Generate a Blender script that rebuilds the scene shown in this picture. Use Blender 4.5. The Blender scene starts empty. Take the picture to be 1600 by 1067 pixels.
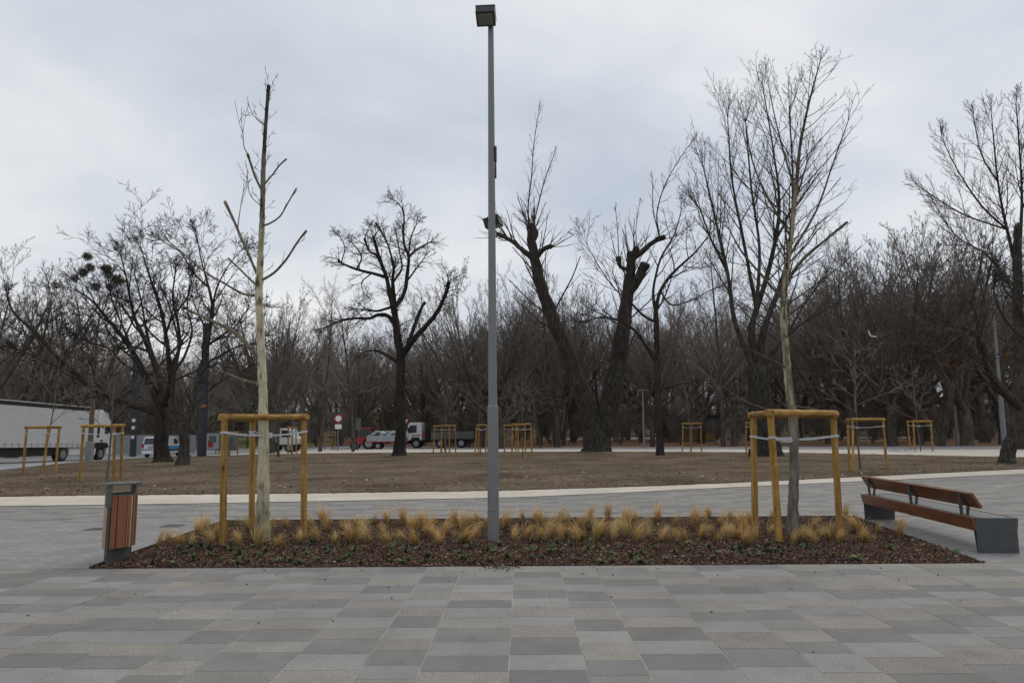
import bpy, bmesh, math, random
import numpy as np
from mathutils import Vector, Matrix, Quaternion
PI = math.pi
R = math.radians
scn = bpy.context.scene
col = scn.collection
rng = random.Random(7)

# ------------------------------------------------------------------ camera
W, H, F = 1600.0, 1067.0, 1067.0
CAM = Vector((0, 0, 1.7))
YAW, PITCH, ROLL = R(0.7), math.atan(135.0 / F), R(-0.5)
CM = Matrix.Rotation(YAW, 3, 'Z') @ Matrix.Rotation(PI / 2 + PITCH, 3, 'X') @ Matrix.Rotation(ROLL, 3, 'Z')
cd = bpy.data.cameras.new('camera')
cam = bpy.data.objects.new('camera', cd)
col.objects.link(cam)
cam.location = CAM
cam.rotation_euler = CM.to_euler()
cd.sensor_width = 36.0
cd.lens = 36.0 * F / W
cd.clip_start = 0.05
cd.clip_end = 3000
scn.camera = cam

def ray(px, py):
    return CM @ Vector(((px - W / 2) / F, (H / 2 - py) / F, -1.0))

def sst(a, b, x):
    t = min(1.0, max(0.0, (x - a) / (b - a)))
    return t * t * (3 - 2 * t)

def zt(x, y):                      # height of the land
    z = -0.42 * sst(46, 80, y)
    z -= 0.45 * sst(-15, -30, x) * sst(30, 54, y) * (1 - 0.5 * sst(62, 90, y))
    z += 6.5 * sst(105, 230, y) + 10 * sst(230, 600, y)
    return z

def G(px, py, off=0.0):            # pixel of the photo -> point on the land
    d = ray(px, py)
    if d.y <= 0: return None
    t = 1.0
    step = 0.25
    p = CAM + d * t
    while p.z > zt(p.x, p.y) + off:
        t += step
        p = CAM + d * t
        if t > 500: return p
    lo, hi = t - step, t
    for _ in range(30):
        m = (lo + hi) / 2
        p = CAM + d * m
        if p.z > zt(p.x, p.y) + off: lo = m
        else: hi = m
    return CAM + d * hi

def GZ(px, py, z):                 # pixel -> point at height z
    d = ray(px, py)
    t = (z - CAM.z) / d.z
    return CAM + d * t

def PY(px, py, y):                 # pixel -> point in the plane at depth y
    d = ray(px, py)
    return CAM + d * (y / d.y)

def ground_at(px, y):              # point on the land at depth y that shows at column px (near the horizon)
    p = PY(px, 690, y)
    return Vector((p.x, y, zt(p.x, y)))

# ------------------------------------------------------------------ materials
class NT:
    def __init__(s, name):
        s.m = bpy.data.materials.new(name)
        s.m.use_nodes = True
        s.t = s.m.node_tree
        s.b = s.t.nodes['Principled BSDF']
    def n(s, ty, **kw):
        nd = s.t.nodes.new(ty)
        for k, v in kw.items():
            if k in nd.inputs.keys(): nd.inputs[k].default_value = v
            else: setattr(nd, k, v)
        return nd
    def l(s, a, b):
        s.t.links.new(a, b)
    def coord(s, scale=(1, 1, 1), kind='Object'):
        tc = s.n('ShaderNodeTexCoord')
        mp = s.n('ShaderNodeMapping')
        mp.inputs['Scale'].default_value = scale
        s.l(tc.outputs[kind], mp.inputs['Vector'])
        return mp.outputs['Vector']
    def noise(s, vec, scale, detail=4, rough=0.6):
        nd = s.n('ShaderNodeTexNoise')
        nd.inputs['Scale'].default_value = scale
        nd.inputs['Detail'].default_value = detail
        nd.inputs['Roughness'].default_value = rough
        s.l(vec, nd.inputs['Vector'])
        return nd.outputs['Fac']
    def ramp(s, fac, stops):
        nd = s.n('ShaderNodeValToRGB')
        cr = nd.color_ramp
        while len(cr.elements) < len(stops): cr.elements.new(0.5)
        for e, (p, c) in zip(cr.elements, stops):
            e.position = p
            e.color = (c[0], c[1], c[2], 1) if len(c) == 3 else c
        s.l(fac, nd.inputs['Fac'])
        return nd.outputs['Color']
    def mix(s, fac, a, b, mode='MIX'):
        nd = s.n('ShaderNodeMix', data_type='RGBA', blend_type=mode)
        for sock, v in ((0, fac), (6, a), (7, b)):
            if hasattr(v, 'links') or hasattr(v, 'is_linked'): s.l(v, nd.inputs[sock])
            elif sock == 0: nd.inputs[0].default_value = v
            else: nd.inputs[sock].default_value = (v[0], v[1], v[2], 1)
        return nd.outputs[2]
    def bump(s, h, strength=0.4, dist=0.02):
        nd = s.n('ShaderNodeBump')
        nd.inputs['Strength'].default_value = strength
        nd.inputs['Distance'].default_value = dist
        s.l(h, nd.inputs['Height'])
        s.l(nd.outputs['Normal'], s.b.inputs['Normal'])
    def fin(s, color, rough=0.8, metal=0.0, spec=0.3):
        if hasattr(color, 'links') or hasattr(color, 'is_linked'): s.l(color, s.b.inputs['Base Color'])
        else: s.b.inputs['Base Color'].default_value = (*color, 1)
        s.b.inputs['Roughness'].default_value = rough
        s.b.inputs['Metallic'].default_value = metal
        s.b.inputs['Specular IOR Level'].default_value = spec
        return s.m

def mk(name, c, rough=0.6, var=0.25, scale=6.0, metal=0.0, spec=0.3, bump=0.0, stretch=(1, 1, 1), rnd=0.0):
    t = NT(name)
    v = t.coord(stretch)
    n1 = t.noise(v, scale, 5, 0.65)
    lo = tuple(x * (1 - var) for x in c); hi = tuple(min(1, x * (1 + var)) for x in c)
    cc = t.ramp(n1, [(0.3, lo), (0.7, hi)])
    if rnd:
        oi = t.n('ShaderNodeObjectInfo')
        k = t.ramp(oi.outputs['Random'], [(0, (1 - rnd,) * 3), (1, (1 + rnd,) * 3)])
        cc = t.mix(1.0, cc, k, 'MULTIPLY')
    if bump:
        t.bump(t.noise(v, scale * 3, 6, 0.7), bump, 0.01)
    return t.fin(cc, rough, metal, spec)

def bark(name, c1, c2, sc=9.0, bump=0.8, rnd=0.15):
    t = NT(name)
    v = t.coord((1, 1, 0.22))
    n1 = t.noise(v, sc, 6, 0.7)
    v2 = t.coord((1, 1, 1))
    n2 = t.noise(v2, 1.1, 3)
    cc = t.ramp(n1, [(0.32, c1), (0.66, c2)])
    cc = t.mix(1.0, cc, t.ramp(n2, [(0.3, (0.75, 0.75, 0.75)), (0.7, (1.2, 1.2, 1.15))]), 'MULTIPLY')
    if rnd:
        oi = t.n('ShaderNodeObjectInfo')
        k = t.ramp(oi.outputs['Random'], [(0, (1 - rnd, 1 - rnd, 1 - rnd)), (1, (1 + rnd, 1 + rnd * 0.9, 1 + rnd * 0.8))])
        cc = t.mix(1.0, cc, k, 'MULTIPLY')
    if bump: t.bump(n1, bump, 0.05)
    return t.fin(cc, 0.95, 0, 0.1)

MT = {}
MT['bark_dark'] = bark('dark_bark', (0.014, 0.012, 0.0105), (0.066, 0.057, 0.049))
MT['bark_grey'] = bark('grey_bark', (0.017, 0.0148, 0.013), (0.092, 0.081, 0.070))
MT['bark_pale'] = bark('pale_grey_bark', (0.05, 0.045, 0.039), (0.17, 0.153, 0.132))
MT['bark_young'] = bark('young_bark', (0.085, 0.075, 0.06), (0.22, 0.195, 0.16), 14)
MT['twig_hero'] = mk('fine_twig_bark', (0.072, 0.061, 0.052), 0.9, 0.3, 1.5, spec=0.05)
MT['twig_far_haze'] = mk('hazed_far_twig_bark', (0.27, 0.242, 0.218), 0.95, 0.3, 0.3, spec=0.05)  # lighter than the nearer twigs: distance haze put into the colour
MT['bark_wood'] = bark('wood_tree_bark', (0.045, 0.038, 0.032), (0.15, 0.128, 0.108))
MT['twig'] = mk('twig_bark', (0.172, 0.150, 0.131), 0.9, 0.3, 1.5, spec=0.1, rnd=0.22)
MT['twig_dark'] = mk('dark_twig_bark', (0.052, 0.044, 0.038), 0.9, 0.3, 1.5, spec=0.1, rnd=0.1)
MT['twig_red'] = mk('reddish_twig_bark', (0.195, 0.156, 0.128), 0.9, 0.3, 1.2, spec=0.1, rnd=0.22)
MT['twig_pale'] = mk('pale_twig_bark', (0.16, 0.137, 0.11), 0.9, 0.3, 2, spec=0.1, rnd=0.2)
MT['dry_leaf'] = mk('dry_leaf', (0.16, 0.085, 0.035), 0.9, 0.4, 3, spec=0.1)
MT['mistletoe'] = mk('mistletoe_leaf', (0.085, 0.085, 0.036), 0.9, 0.4, 3, spec=0.1)

def plane_bark():
    t = NT('plane_tree_bark')
    v = t.coord((1, 1, 0.35))
    n1 = t.noise(v, 9.0, 2, 0.45)
    n2 = t.noise(v, 22.0, 4, 0.6)
    base = t.ramp(n1, [(0.33, (0.10, 0.075, 0.048)), (0.36, (0.22, 0.18, 0.11)), (0.40, (0.36, 0.315, 0.205)), (0.44, (0.49, 0.44, 0.305)), (0.58, (0.58, 0.53, 0.385)), (0.66, (0.47, 0.42, 0.28)), (0.70, (0.22, 0.185, 0.115))])
    base = t.mix(1.0, base, t.ramp(n2, [(0.35, (0.72, 0.72, 0.7)), (0.55, (1, 1, 1))]), 'MULTIPLY')
    # bark greyer and darker near the foot and on the top growth
    sx = t.n('ShaderNodeSeparateXYZ')
    tc = t.n('ShaderNodeTexCoord')
    t.l(tc.outputs['Object'], sx.inputs[0])
    mr = t.n('ShaderNodeMapRange')
    mr.inputs['From Min'].default_value = 4.0; mr.inputs['From Max'].default_value = 6.3
    t.l(sx.outputs['Z'], mr.inputs['Value'])
    dark = t.ramp(n1, [(0.40, (0.035, 0.03, 0.024)), (0.62, (0.10, 0.088, 0.066)), (0.75, (0.26, 0.235, 0.16))])
    cc = t.mix(mr.outputs['Result'], base, dark)
    mr2 = t.n('ShaderNodeMapRange')
    mr2.inputs['From Min'].default_value = 0.9; mr2.inputs['From Max'].default_value = 0.15
    t.l(sx.outputs['Z'], mr2.inputs['Value'])
    mm = t.n('ShaderNodeMath', operation='MULTIPLY'); mm.inputs[1].default_value = 0.7
    t.l(mr2.outputs['Result'], mm.inputs[0])
    cc = t.mix(mm.outputs[0], cc, (0.17, 0.15, 0.095))
    t.bump(n1, 0.3, 0.02)
    return t.fin(cc, 0.85, 0, 0.2)
MT['plane'] = plane_bark()

def poplar_bark():
    t = NT('young_tree_bark')
    v = t.coord((1, 1, 0.3))
    n1 = t.noise(v, 12.0, 5, 0.65)
    sx = t.n('ShaderNodeSeparateXYZ'); tc = t.n('ShaderNodeTexCoord')
    t.l(tc.outputs['Object'], sx.inputs[0])
    low = t.ramp(n1, [(0.35, (0.10, 0.085, 0.068)), (0.65, (0.26, 0.235, 0.20))])
    up = t.ramp(n1, [(0.38, (0.12, 0.095, 0.065)), (0.47, (0.25, 0.21, 0.14)), (0.62, (0.46, 0.40, 0.275))])
    mr = t.n('ShaderNodeMapRange'); mr.inputs['From Min'].default_value = 1.3; mr.inputs['From Max'].default_value = 2.4
    t.l(sx.outputs['Z'], mr.inputs['Value'])
    cc = t.mix(mr.outputs['Result'], low, up)
    mr = t.n('ShaderNodeMapRange'); mr.inputs['From Min'].default_value = 4.9; mr.inputs['From Max'].default_value = 6.1
    t.l(sx.outputs['Z'], mr.inputs['Value'])
    cc = t.mix(mr.outputs['Result'], cc, t.ramp(n1, [(0.4, (0.04, 0.034, 0.028)), (0.7, (0.15, 0.13, 0.10))]))
    t.bump(n1, 0.5, 0.03)
    return t.fin(cc, 0.9, 0, 0.15)
MT['poplar'] = poplar_bark()

def wood_stake(name='treated_pine', st=(1, 1, 0.06), kst=(1, 1, 0.35)):
    t = NT(name)
    v = t.coord(st)
    n1 = t.noise(v, 30, 5, 0.6)
    cc = t.ramp(n1, [(0.33, (0.21, 0.112, 0.026)), (0.45, (0.34, 0.195, 0.05)), (0.58, (0.40, 0.24, 0.068)), (0.72, (0.50, 0.33, 0.125))])
    v2 = t.coord((1, 1, 0.5))
    n2 = t.noise(v2, 7, 3)
    cc = t.mix(1.0, cc, t.ramp(n2, [(0.35, (0.72, 0.7, 0.62)), (0.6, (1.05, 1.05, 1.05))]), 'MULTIPLY')
    vo = t.n('ShaderNodeTexVoronoi'); vo.inputs['Scale'].default_value = 6.5
    t.l(t.coord(kst), vo.inputs['Vector'])
    knot = t.ramp(vo.outputs['Distance'], [(0.06, (0.30, 0.23, 0.16)), (0.10, (0.75, 0.68, 0.6)), (0.16, (1, 1, 1))])
    cc = t.mix(1.0, cc, knot, 'MULTIPLY')
    oi = t.n('ShaderNodeObjectInfo')
    cc = t.mix(1.0, cc, t.ramp(oi.outputs['Random'], [(0, (0.8, 0.8, 0.8)), (1, (1.18, 1.15, 1.1))]), 'MULTIPLY')
    t.bump(n1, 0.15, 0.01)
    return t.fin(cc, 0.7, 0, 0.25)
MT['stake'] = wood_stake()
MT['rail'] = wood_stake('treated_pine_rail', (0.06, 0.3, 1), (0.35, 0.6, 1))
MT['strap'] = mk('white_strap', (0.50, 0.51, 0.52), 0.5, 0.12, 8)
MT['steel'] = mk('galvanised_paint_steel', (0.105, 0.110, 0.112), 0.5, 0.12, 5, metal=0.25, spec=0.4, bump=0.03)
MT['steel_dark'] = mk('dark_grey_steel', (0.075, 0.079, 0.082), 0.5, 0.15, 6, metal=0.2, spec=0.4)
MT['pole'] = mk('grey_lamp_paint', (0.20, 0.20, 0.20), 0.55, 0.04, 3, metal=0.0, spec=0.4, stretch=(1, 1, 0.15))
MT['lamp_housing'] = mk('black_lamp_housing', (0.035, 0.035, 0.033), 0.45, 0.15, 6)
MT['lamp_glass'] = mk('lamp_glass', (0.20, 0.20, 0.17), 0.15, 0.2, 30, spec=0.6)
MT['edge_steel'] = mk('edging_steel', (0.085, 0.083, 0.08), 0.6, 0.25, 4, metal=0.3)

def slat_wood(name, c):
    t = NT(name)
    v = t.coord((1, 1, 0.05))
    n1 = t.noise(v, 45, 5, 0.6)
    cc = t.ramp(n1, [(0.3, tuple(x * 0.72 for x in c)), (0.7, tuple(x * 1.25 for x in c))])
    t.bump(n1, 0.1, 0.005)
    return t.fin(cc, 0.55, 0, 0.3)
SL = [slat_wood('slat_red', (0.25, 0.10, 0.048)), slat_wood('slat_brown', (0.33, 0.165, 0.085)),
      slat_wood('slat_tan', (0.46, 0.285, 0.165)), slat_wood('slat_dark', (0.17, 0.075, 0.04))]

def bench_wood():
    t = NT('bench_hardwood')
    v = t.coord((1, 0.05, 1))
    n1 = t.noise(v, 40, 5, 0.6)
    cc = t.ramp(n1, [(0.3, (0.125, 0.050, 0.022)), (0.55, (0.185, 0.078, 0.036)), (0.75, (0.235, 0.104, 0.052))])
    n2 = t.noise(t.coord((1, 0.4, 1)), 3, 3)
    cc = t.mix(1.0, cc, t.ramp(n2, [(0.3, (0.8, 0.8, 0.8)), (0.7, (1.15, 1.12, 1.1))]), 'MULTIPLY')
    t.bump(n1, 0.08, 0.004)
    return t.fin(cc, 0.42, 0, 0.35)
MT['bench_wood'] = bench_wood()

# ------------------------------------------------------------------ mesh helpers
class MB:
    """collects shapes for ONE mesh"""
    def __init__(s):
        s.v = []; s.f = []; s.sm = []; s.mi = []; s.cur = 0
    def add(s, vs, fs, smooth=False):
        o = len(s.v)
        s.v.extend([tuple(v) for v in vs])
        for f in fs:
            s.f.append(tuple(i + o for i in f)); s.sm.append(smooth); s.mi.append(s.cur)
        return s
    def box(s, c, size, rot=None, taper=None):
        hx, hy, hz = size[0] / 2, size[1] / 2, size[2] / 2
        vs = []
        for z in (-1, 1):
            k = taper if (taper and z > 0) else (1, 1)
            for x, y in ((-1, -1), (1, -1), (1, 1), (-1, 1)):
                p = Vector((x * hx * k[0], y * hy * k[1], z * hz))
                if rot is not None: p = rot @ p
                vs.append(p + Vector(c))
        s.add(vs, [(3, 2, 1, 0), (4, 5, 6, 7), (0, 1, 5, 4), (1, 2, 6, 5), (2, 3, 7, 6), (3, 0, 4, 7)])
        return s
    def bbox(s, x0, x1, y0, y1, z0, z1):
        return s.box(((x0 + x1) / 2, (y0 + y1) / 2, (z0 + z1) / 2), (abs(x1 - x0), abs(y1 - y0), abs(z1 - z0)))
    def tube(s, p0, p1, r0, r1=None, n=10, cap=True):
        p0, p1 = Vector(p0), Vector(p1)
        r1 = r0 if r1 is None else r1
        d = (p1 - p0).normalized()
        a = Vector((1, 0, 0)) if abs(d.x) < 0.8 else Vector((0, 1, 0))
        u = d.cross(a).normalized(); w = d.cross(u)
        vs = []
        for p, r in ((p0, r0), (p1, r1)):
            for i in range(n):
                t = 2 * PI * i / n
                vs.append(p + (u * math.cos(t) + w * math.sin(t)) * r)
        s.add(vs, [(i, (i + 1) % n, n + (i + 1) % n, n + i) for i in range(n)], True)
        if cap:
            s.add(vs[:n], [tuple(range(n))[::-1]]); s.add(vs[n:], [tuple(range(n))])
        return s
    def path(s, pts, r, n=6):
        for a, b in zip(pts[:-1], pts[1:]): s.tube(a, b, r, r, n, True)
        return s
    def prism(s, poly, a0, a1, axis='x', smooth=False):
        """poly: 2-D outline; extruded between a0 and a1 along axis"""
        def mkp(p, a):
            return {'x': (a, p[0], p[1]), 'y': (p[0], a, p[1]), 'z': (p[0], p[1], a)}[axis]
        n = len(poly)
        vs = [mkp(p, a0) for p in poly] + [mkp(p, a1) for p in poly]
        s.add(vs, [tuple(range(n))[::-1], tuple(range(n, 2 * n))])
        s.add(vs, [(i, (i + 1) % n, n + (i + 1) % n, n + i) for i in range(n)], smooth)
        return s
    def disc(s, c, r, axis, depth, n=20):
        c = Vector(c); d = Vector(axis).normalized() * depth / 2
        return s.tube(c - d, c + d, r, r, n)
    def build(s, name, mats, parent=None, bevel=0.0, recalc=True):
        me = bpy.data.meshes.new(name)
        me.from_pydata(s.v, [], s.f)
        if not isinstance(mats, (list, tuple)): mats = [mats]
        for m in mats: me.materials.append(m)
        me.polygons.foreach_set('use_smooth', s.sm)
        me.polygons.foreach_set('material_index', s.mi)
        if recalc or bevel:
            bm = bmesh.new(); bm.from_mesh(me)
            bmesh.ops.remove_doubles(bm, verts=bm.verts, dist=1e-5)
            bmesh.ops.recalc_face_normals(bm, faces=bm.faces)
            if bevel:
                es = [e for e in bm.edges if len(e.link_faces) == 2 and e.calc_face_angle(0) > 0.6]
                bmesh.ops.bevel(bm, geom=es, offset=bevel, segments=2, profile=0.5, affect='EDGES', clamp_overlap=True)
            for e in bm.edges:
                if len(e.link_faces) != 2 or e.calc_face_angle(0) > 0.7: e.smooth = False
            bm.to_mesh(me); bm.free()
        ob = bpy.data.objects.new(name, me)
        col.objects.link(ob)
        if parent: ob.parent = parent
        return ob

def tag(o, label=None, cat=None, group=None, kind=None):
    if label: o['label'] = label
    if cat: o['category'] = cat
    if group: o['group'] = group
    if kind: o['kind'] = kind
    return o

def thing(name, label, cat, loc=(0, 0, 0), rz=0.0, group=None):
    o = bpy.data.objects.new(name, None)
    col.objects.link(o)
    o.empty_display_size = 0.2
    o.location = loc; o.rotation_euler = (0, 0, rz)
    return tag(o, label, cat, group)

def dup(root, loc, rz=0.0, sc=1.0, label=None, group=None, name=None):
    r = root.copy(); col.objects.link(r)
    if name: r.name = name
    r.location = loc; r.rotation_euler = (0, 0, rz)
    r.scale = (sc, sc, sc) if not isinstance(sc, (tuple, list)) else sc
    if label: r['label'] = label
    if group: r['group'] = group
    for ch in list(root.children):
        c = ch.copy(); col.objects.link(c); c.parent = r
        for g in list(ch.children):
            d = g.copy(); col.objects.link(d); d.parent = c
    return r

def fast_mesh(name, verts, quads, mat, parent=None, smooth=True, colors=None, tris=False):
    """numpy mesh, all faces of one size; colors: per-vertex rgb"""
    me = bpy.data.meshes.new(name)
    nv, nf, k = len(verts), len(quads), quads.shape[1]
    me.vertices.add(nv); me.vertices.foreach_set('co', np.asarray(verts, dtype=np.float32).ravel())
    me.loops.add(nf * k); me.loops.foreach_set('vertex_index', np.asarray(quads, dtype=np.int32).ravel())
    me.polygons.add(nf)
    me.polygons.foreach_set('loop_start', np.arange(0, nf * k, k, dtype=np.int32))
    me.polygons.foreach_set('use_smooth', np.full(nf, smooth))
    me.update(calc_edges=True)
    if colors is not None:
        ca = me.color_attributes.new('Col', 'FLOAT_COLOR', 'POINT')
        c4 = np.ones((nv, 4), dtype=np.float32); c4[:, :3] = colors
        ca.data.foreach_set('color', c4.ravel())
    me.materials.append(mat)
    me.validate()
    ob = bpy.data.objects.new(name, me)
    col.objects.link(ob)
    if parent: ob.parent = parent
    return ob

class Tubes:
    """many tapered tubes -> one mesh, grouped and built with numpy"""
    def __init__(s): s.g = {}
    def add(s, pts, rad, sides=4):
        s.g.setdefault((len(pts), sides), []).append((pts, rad))
    def build(s, name, mat, parent=None):
        V = []; Q = []; off = 0
        for (N, k), lst in s.g.items():
            P = np.array([[tuple(p) for p in a[0]] for a in lst], dtype=np.float64)
            Rr = np.array([a[1] for a in lst], dtype=np.float64)
            B = len(lst)
            T = np.gradient(P, axis=1)
            T /= np.linalg.norm(T, axis=2, keepdims=True) + 1e-12
            mean = P[:, -1] - P[:, 0]
            ax = np.argmin(np.abs(mean), axis=1)
            A = np.eye(3)[ax][:, None, :]
            U = np.cross(T, np.broadcast_to(A, T.shape)); U /= np.linalg.norm(U, axis=2, keepdims=True) + 1e-12
            Wv = np.cross(T, U)
            th = np.arange(k) * 2 * PI / k
            ring = P[:, :, None, :] + Rr[:, :, None, None] * (np.cos(th)[None, None, :, None] * U[:, :, None, :] + np.sin(th)[None, None, :, None] * Wv[:, :, None, :])
            V.append(ring.reshape(-1, 3))
            b = np.arange(B)[:, None, None] * N * k + np.arange(N - 1)[None, :, None] * k
            i = np.arange(k)[None, None, :]; j = (i + 1) % k
            q = np.stack([b + i, b + j, b + k + j, b + k + i], axis=-1).reshape(-1, 4) + off
            Q.append(q); off += B * N * k
        if not V: return None
        return fast_mesh(name, np.concatenate(V), np.concatenate(Q), mat, parent)

def catmull(pts, n=3):
    """pts: list of (Vector, r) -> smoothed lists"""
    out = []
    m = len(pts)
    for i in range(m - 1):
        p0 = pts[max(0, i - 1)]; p1 = pts[i]; p2 = pts[i + 1]; p3 = pts[min(m - 1, i + 2)]
        for k in range(n):
            t = k / n
            a = p1[0]; 
            v = 0.5 * ((2 * p1[0]) + (p2[0] - p0[0]) * t + (2 * p0[0] - 5 * p1[0] + 4 * p2[0] - p3[0]) * t * t + (3 * p1[0] - p0[0] - 3 * p2[0] + p3[0]) * t ** 3)
            out.append((v, p1[1] * (1 - t) + p2[1] * t))
    out.append(pts[-1])
    return out

UP = Vector((0, 0, 1))
def rvec(rg):
    return Vector((rg.gauss(0, 1), rg.gauss(0, 1), rg.gauss(0, 1))).normalized()

def tilt(d, ang, az):
    a = Vector((1, 0, 0)) if abs(d.x) < 0.7 else Vector((0, 1, 0))
    u = d.cross(a).normalized(); w = d.cross(u)
    return (d * math.cos(ang) + (u * math.cos(az) + w * math.sin(az)) * math.sin(ang)).normalized()

def grow(TB, rg, p0, d0, L, r0, lv, S):
    n = S['seg'][lv]; wd = S['wander'][lv]; up = S['up'][lv]
    d = d0.copy(); p = p0.copy()
    pts = [p.copy()]; dirs = [d.copy()]
    st = L / n
    for i in range(n):
        d = (d + rvec(rg) * wd + UP * up).normalized()
        p = p + d * st
        pts.append(p.copy()); dirs.append(d.copy())
    r1 = max(S['rmin'], r0 * S['taper'][lv])
    rad = [max(S['rmin'], r0 + (r1 - r0) * (i / n)) for i in range(n + 1)]
    TB[0 if r0 > S['split'] else 1].add(pts, rad, 8 if r0 > 0.12 else 6 if r0 > 0.05 else 4 if r0 > 0.02 else 3)
    if lv + 1 < len(S['seg']):
        spawn(TB, rg, pts, dirs, rad, L, lv, S)

def spawn(TB, rg, pts, dirs, rad, L, lv, S, t0=None, nc=None, kl=1.0):
    n = len(pts) - 1
    nc = S['nc'][lv] if nc is None else nc
    t0 = S['t0'][lv] if t0 is None else t0
    if isinstance(nc, float): nc = max(1, int(nc * L + rg.random()))
    az = rg.random() * 6.28
    for k in range(nc):
        t = t0 + (1 - t0) * ((k + rg.random()) / nc)
        i = min(n - 1, int(t * n)); f = t * n - i
        p = pts[i].lerp(pts[i + 1], f); d = dirs[i].lerp(dirs[i + 1], f).normalized()
        r = rad[i] * (1 - f) + rad[i + 1] * f
        az += 2.4 + rg.uniform(-0.6, 0.6)
        a0, a1 = S['ang'][lv]
        ang = R(rg.uniform(a0, a1)) * (1 - 0.35 * (t - t0) / (1 - t0 + 1e-6) * S.get('close', 1))
        cdv = tilt(d, ang, az)
        if cdv.z < S.get('minz', -0.3): cdv.z = S.get('minz', -0.3) + 0.3 * rg.random(); cdv.normalize()
        sh = S['shape']
        k2 = (1 - sh * (t - t0) / (1 - t0 + 1e-6)) if lv == 0 else (1 - 0.45 * t)
        Lc = L * S['ratio'][lv] * k2 * rg.uniform(0.7, 1.25) * kl
        if 'lmax' in S: Lc = min(Lc, S['lmax'][lv] * rg.uniform(0.6, 1.0))
        rc = max(S['rmin'], min(r * S['rr'][lv], Lc * S.get('fat', 0.03)))
        grow(TB, rg, p, cdv, Lc, rc, lv + 1, S)
# ------------------------------------------------------------------ ground materials
def soil_mat():
    t = NT('bare_soil')
    v = t.coord()
    n1 = t.noise(v, 0.35, 5, 0.6); n2 = t.noise(v, 5.0, 7, 0.72); n3 = t.noise(v, 26, 5, 0.7)
    cc = t.ramp(n1, [(0.34, (0.102, 0.074, 0.052)), (0.48, (0.165, 0.122, 0.086)), (0.62, (0.212, 0.163, 0.12))])
    cc = t.mix(1.0, cc, t.ramp(n2, [(0.33, (0.55, 0.53, 0.5)), (0.52, (1, 1, 1)), (0.7, (1.22, 1.22, 1.2))]), 'MULTIPLY')
    cc = t.mix(1.0, cc, t.ramp(n3, [(0.35, (0.72, 0.72, 0.7)), (0.6, (1.1, 1.1, 1.1))]), 'MULTIPLY')
    g = t.ramp(t.noise(v, 0.22, 5, 0.65), [(0.5, (0, 0, 0)), (0.68, (0.55, 0.55, 0.55))])
    gm = t.n('ShaderNodeSeparateColor'); t.l(g, gm.inputs[0])
    cc = t.mix(gm.outputs[0], cc, (0.085, 0.092, 0.045))
    t.bump(n2, 1.0, 0.08)
    return t.fin(cc, 0.95, 0, 0.05)

def land_mat():
    t = NT('winter_grass')
    v = t.coord()
    n1 = t.noise(v, 0.06, 4, 0.6); n2 = t.noise(v, 1.6, 6, 0.7)
    cc = t.ramp(n1, [(0.36, (0.15, 0.10, 0.068)), (0.47, (0.17, 0.13, 0.078)), (0.56, (0.14, 0.145, 0.065)), (0.7, (0.15, 0.17, 0.07))])
    cc = t.mix(1.0, cc, t.ramp(n2, [(0.3, (0.6, 0.6, 0.6)), (0.65, (1.15, 1.15, 1.15))]), 'MULTIPLY')
    t.bump(n2, 0.6, 0.1)
    return t.fin(cc, 0.95, 0, 0.05)

def litter_mat():
    t = NT('leaf_litter')
    v = t.coord()
    n1 = t.noise(v, 0.3, 4, 0.6); n2 = t.noise(v, 4, 6, 0.75)
    cc = t.ramp(n1, [(0.35, (0.17, 0.105, 0.072)), (0.55, (0.22, 0.13, 0.088)), (0.7, (0.17, 0.145, 0.08))])
    cc = t.mix(1.0, cc, t.ramp(n2, [(0.3, (0.5, 0.5, 0.5)), (0.65, (1.2, 1.2, 1.2))]), 'MULTIPLY')
    t.bump(n2, 0.8, 0.08)
    return t.fin(cc, 0.95, 0, 0.05)

def gravel_mat():
    t = NT('cream_gravel')
    v = t.coord()
    n1 = t.noise(v, 0.8, 4, 0.6); n2 = t.noise(v, 45, 5, 0.8)
    cc = t.ramp(n1, [(0.35, (0.54, 0.485, 0.41)), (0.65, (0.66, 0.61, 0.53))])
    cc = t.mix(1.0, cc, t.ramp(n2, [(0.32, (0.72, 0.70, 0.66)), (0.6, (1.08, 1.08, 1.08))]), 'MULTIPLY')
    t.bump(n2, 0.5, 0.02)
    return t.fin(cc, 0.9, 0, 0.1)

def asphalt_mat(name, c):
    t = NT(name)
    v = t.coord()
    n1 = t.noise(v, 0.5, 4, 0.6); n2 = t.noise(v, 60, 4, 0.8)
    cc = t.ramp(n1, [(0.3, tuple(x * 0.85 for x in c)), (0.7, tuple(x * 1.12 for x in c))])
    cc = t.mix(1.0, cc, t.ramp(n2, [(0.3, (0.8, 0.8, 0.8)), (0.65, (1.12, 1.12, 1.12))]), 'MULTIPLY')
    return t.fin(cc, 0.85, 0, 0.2)

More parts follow.
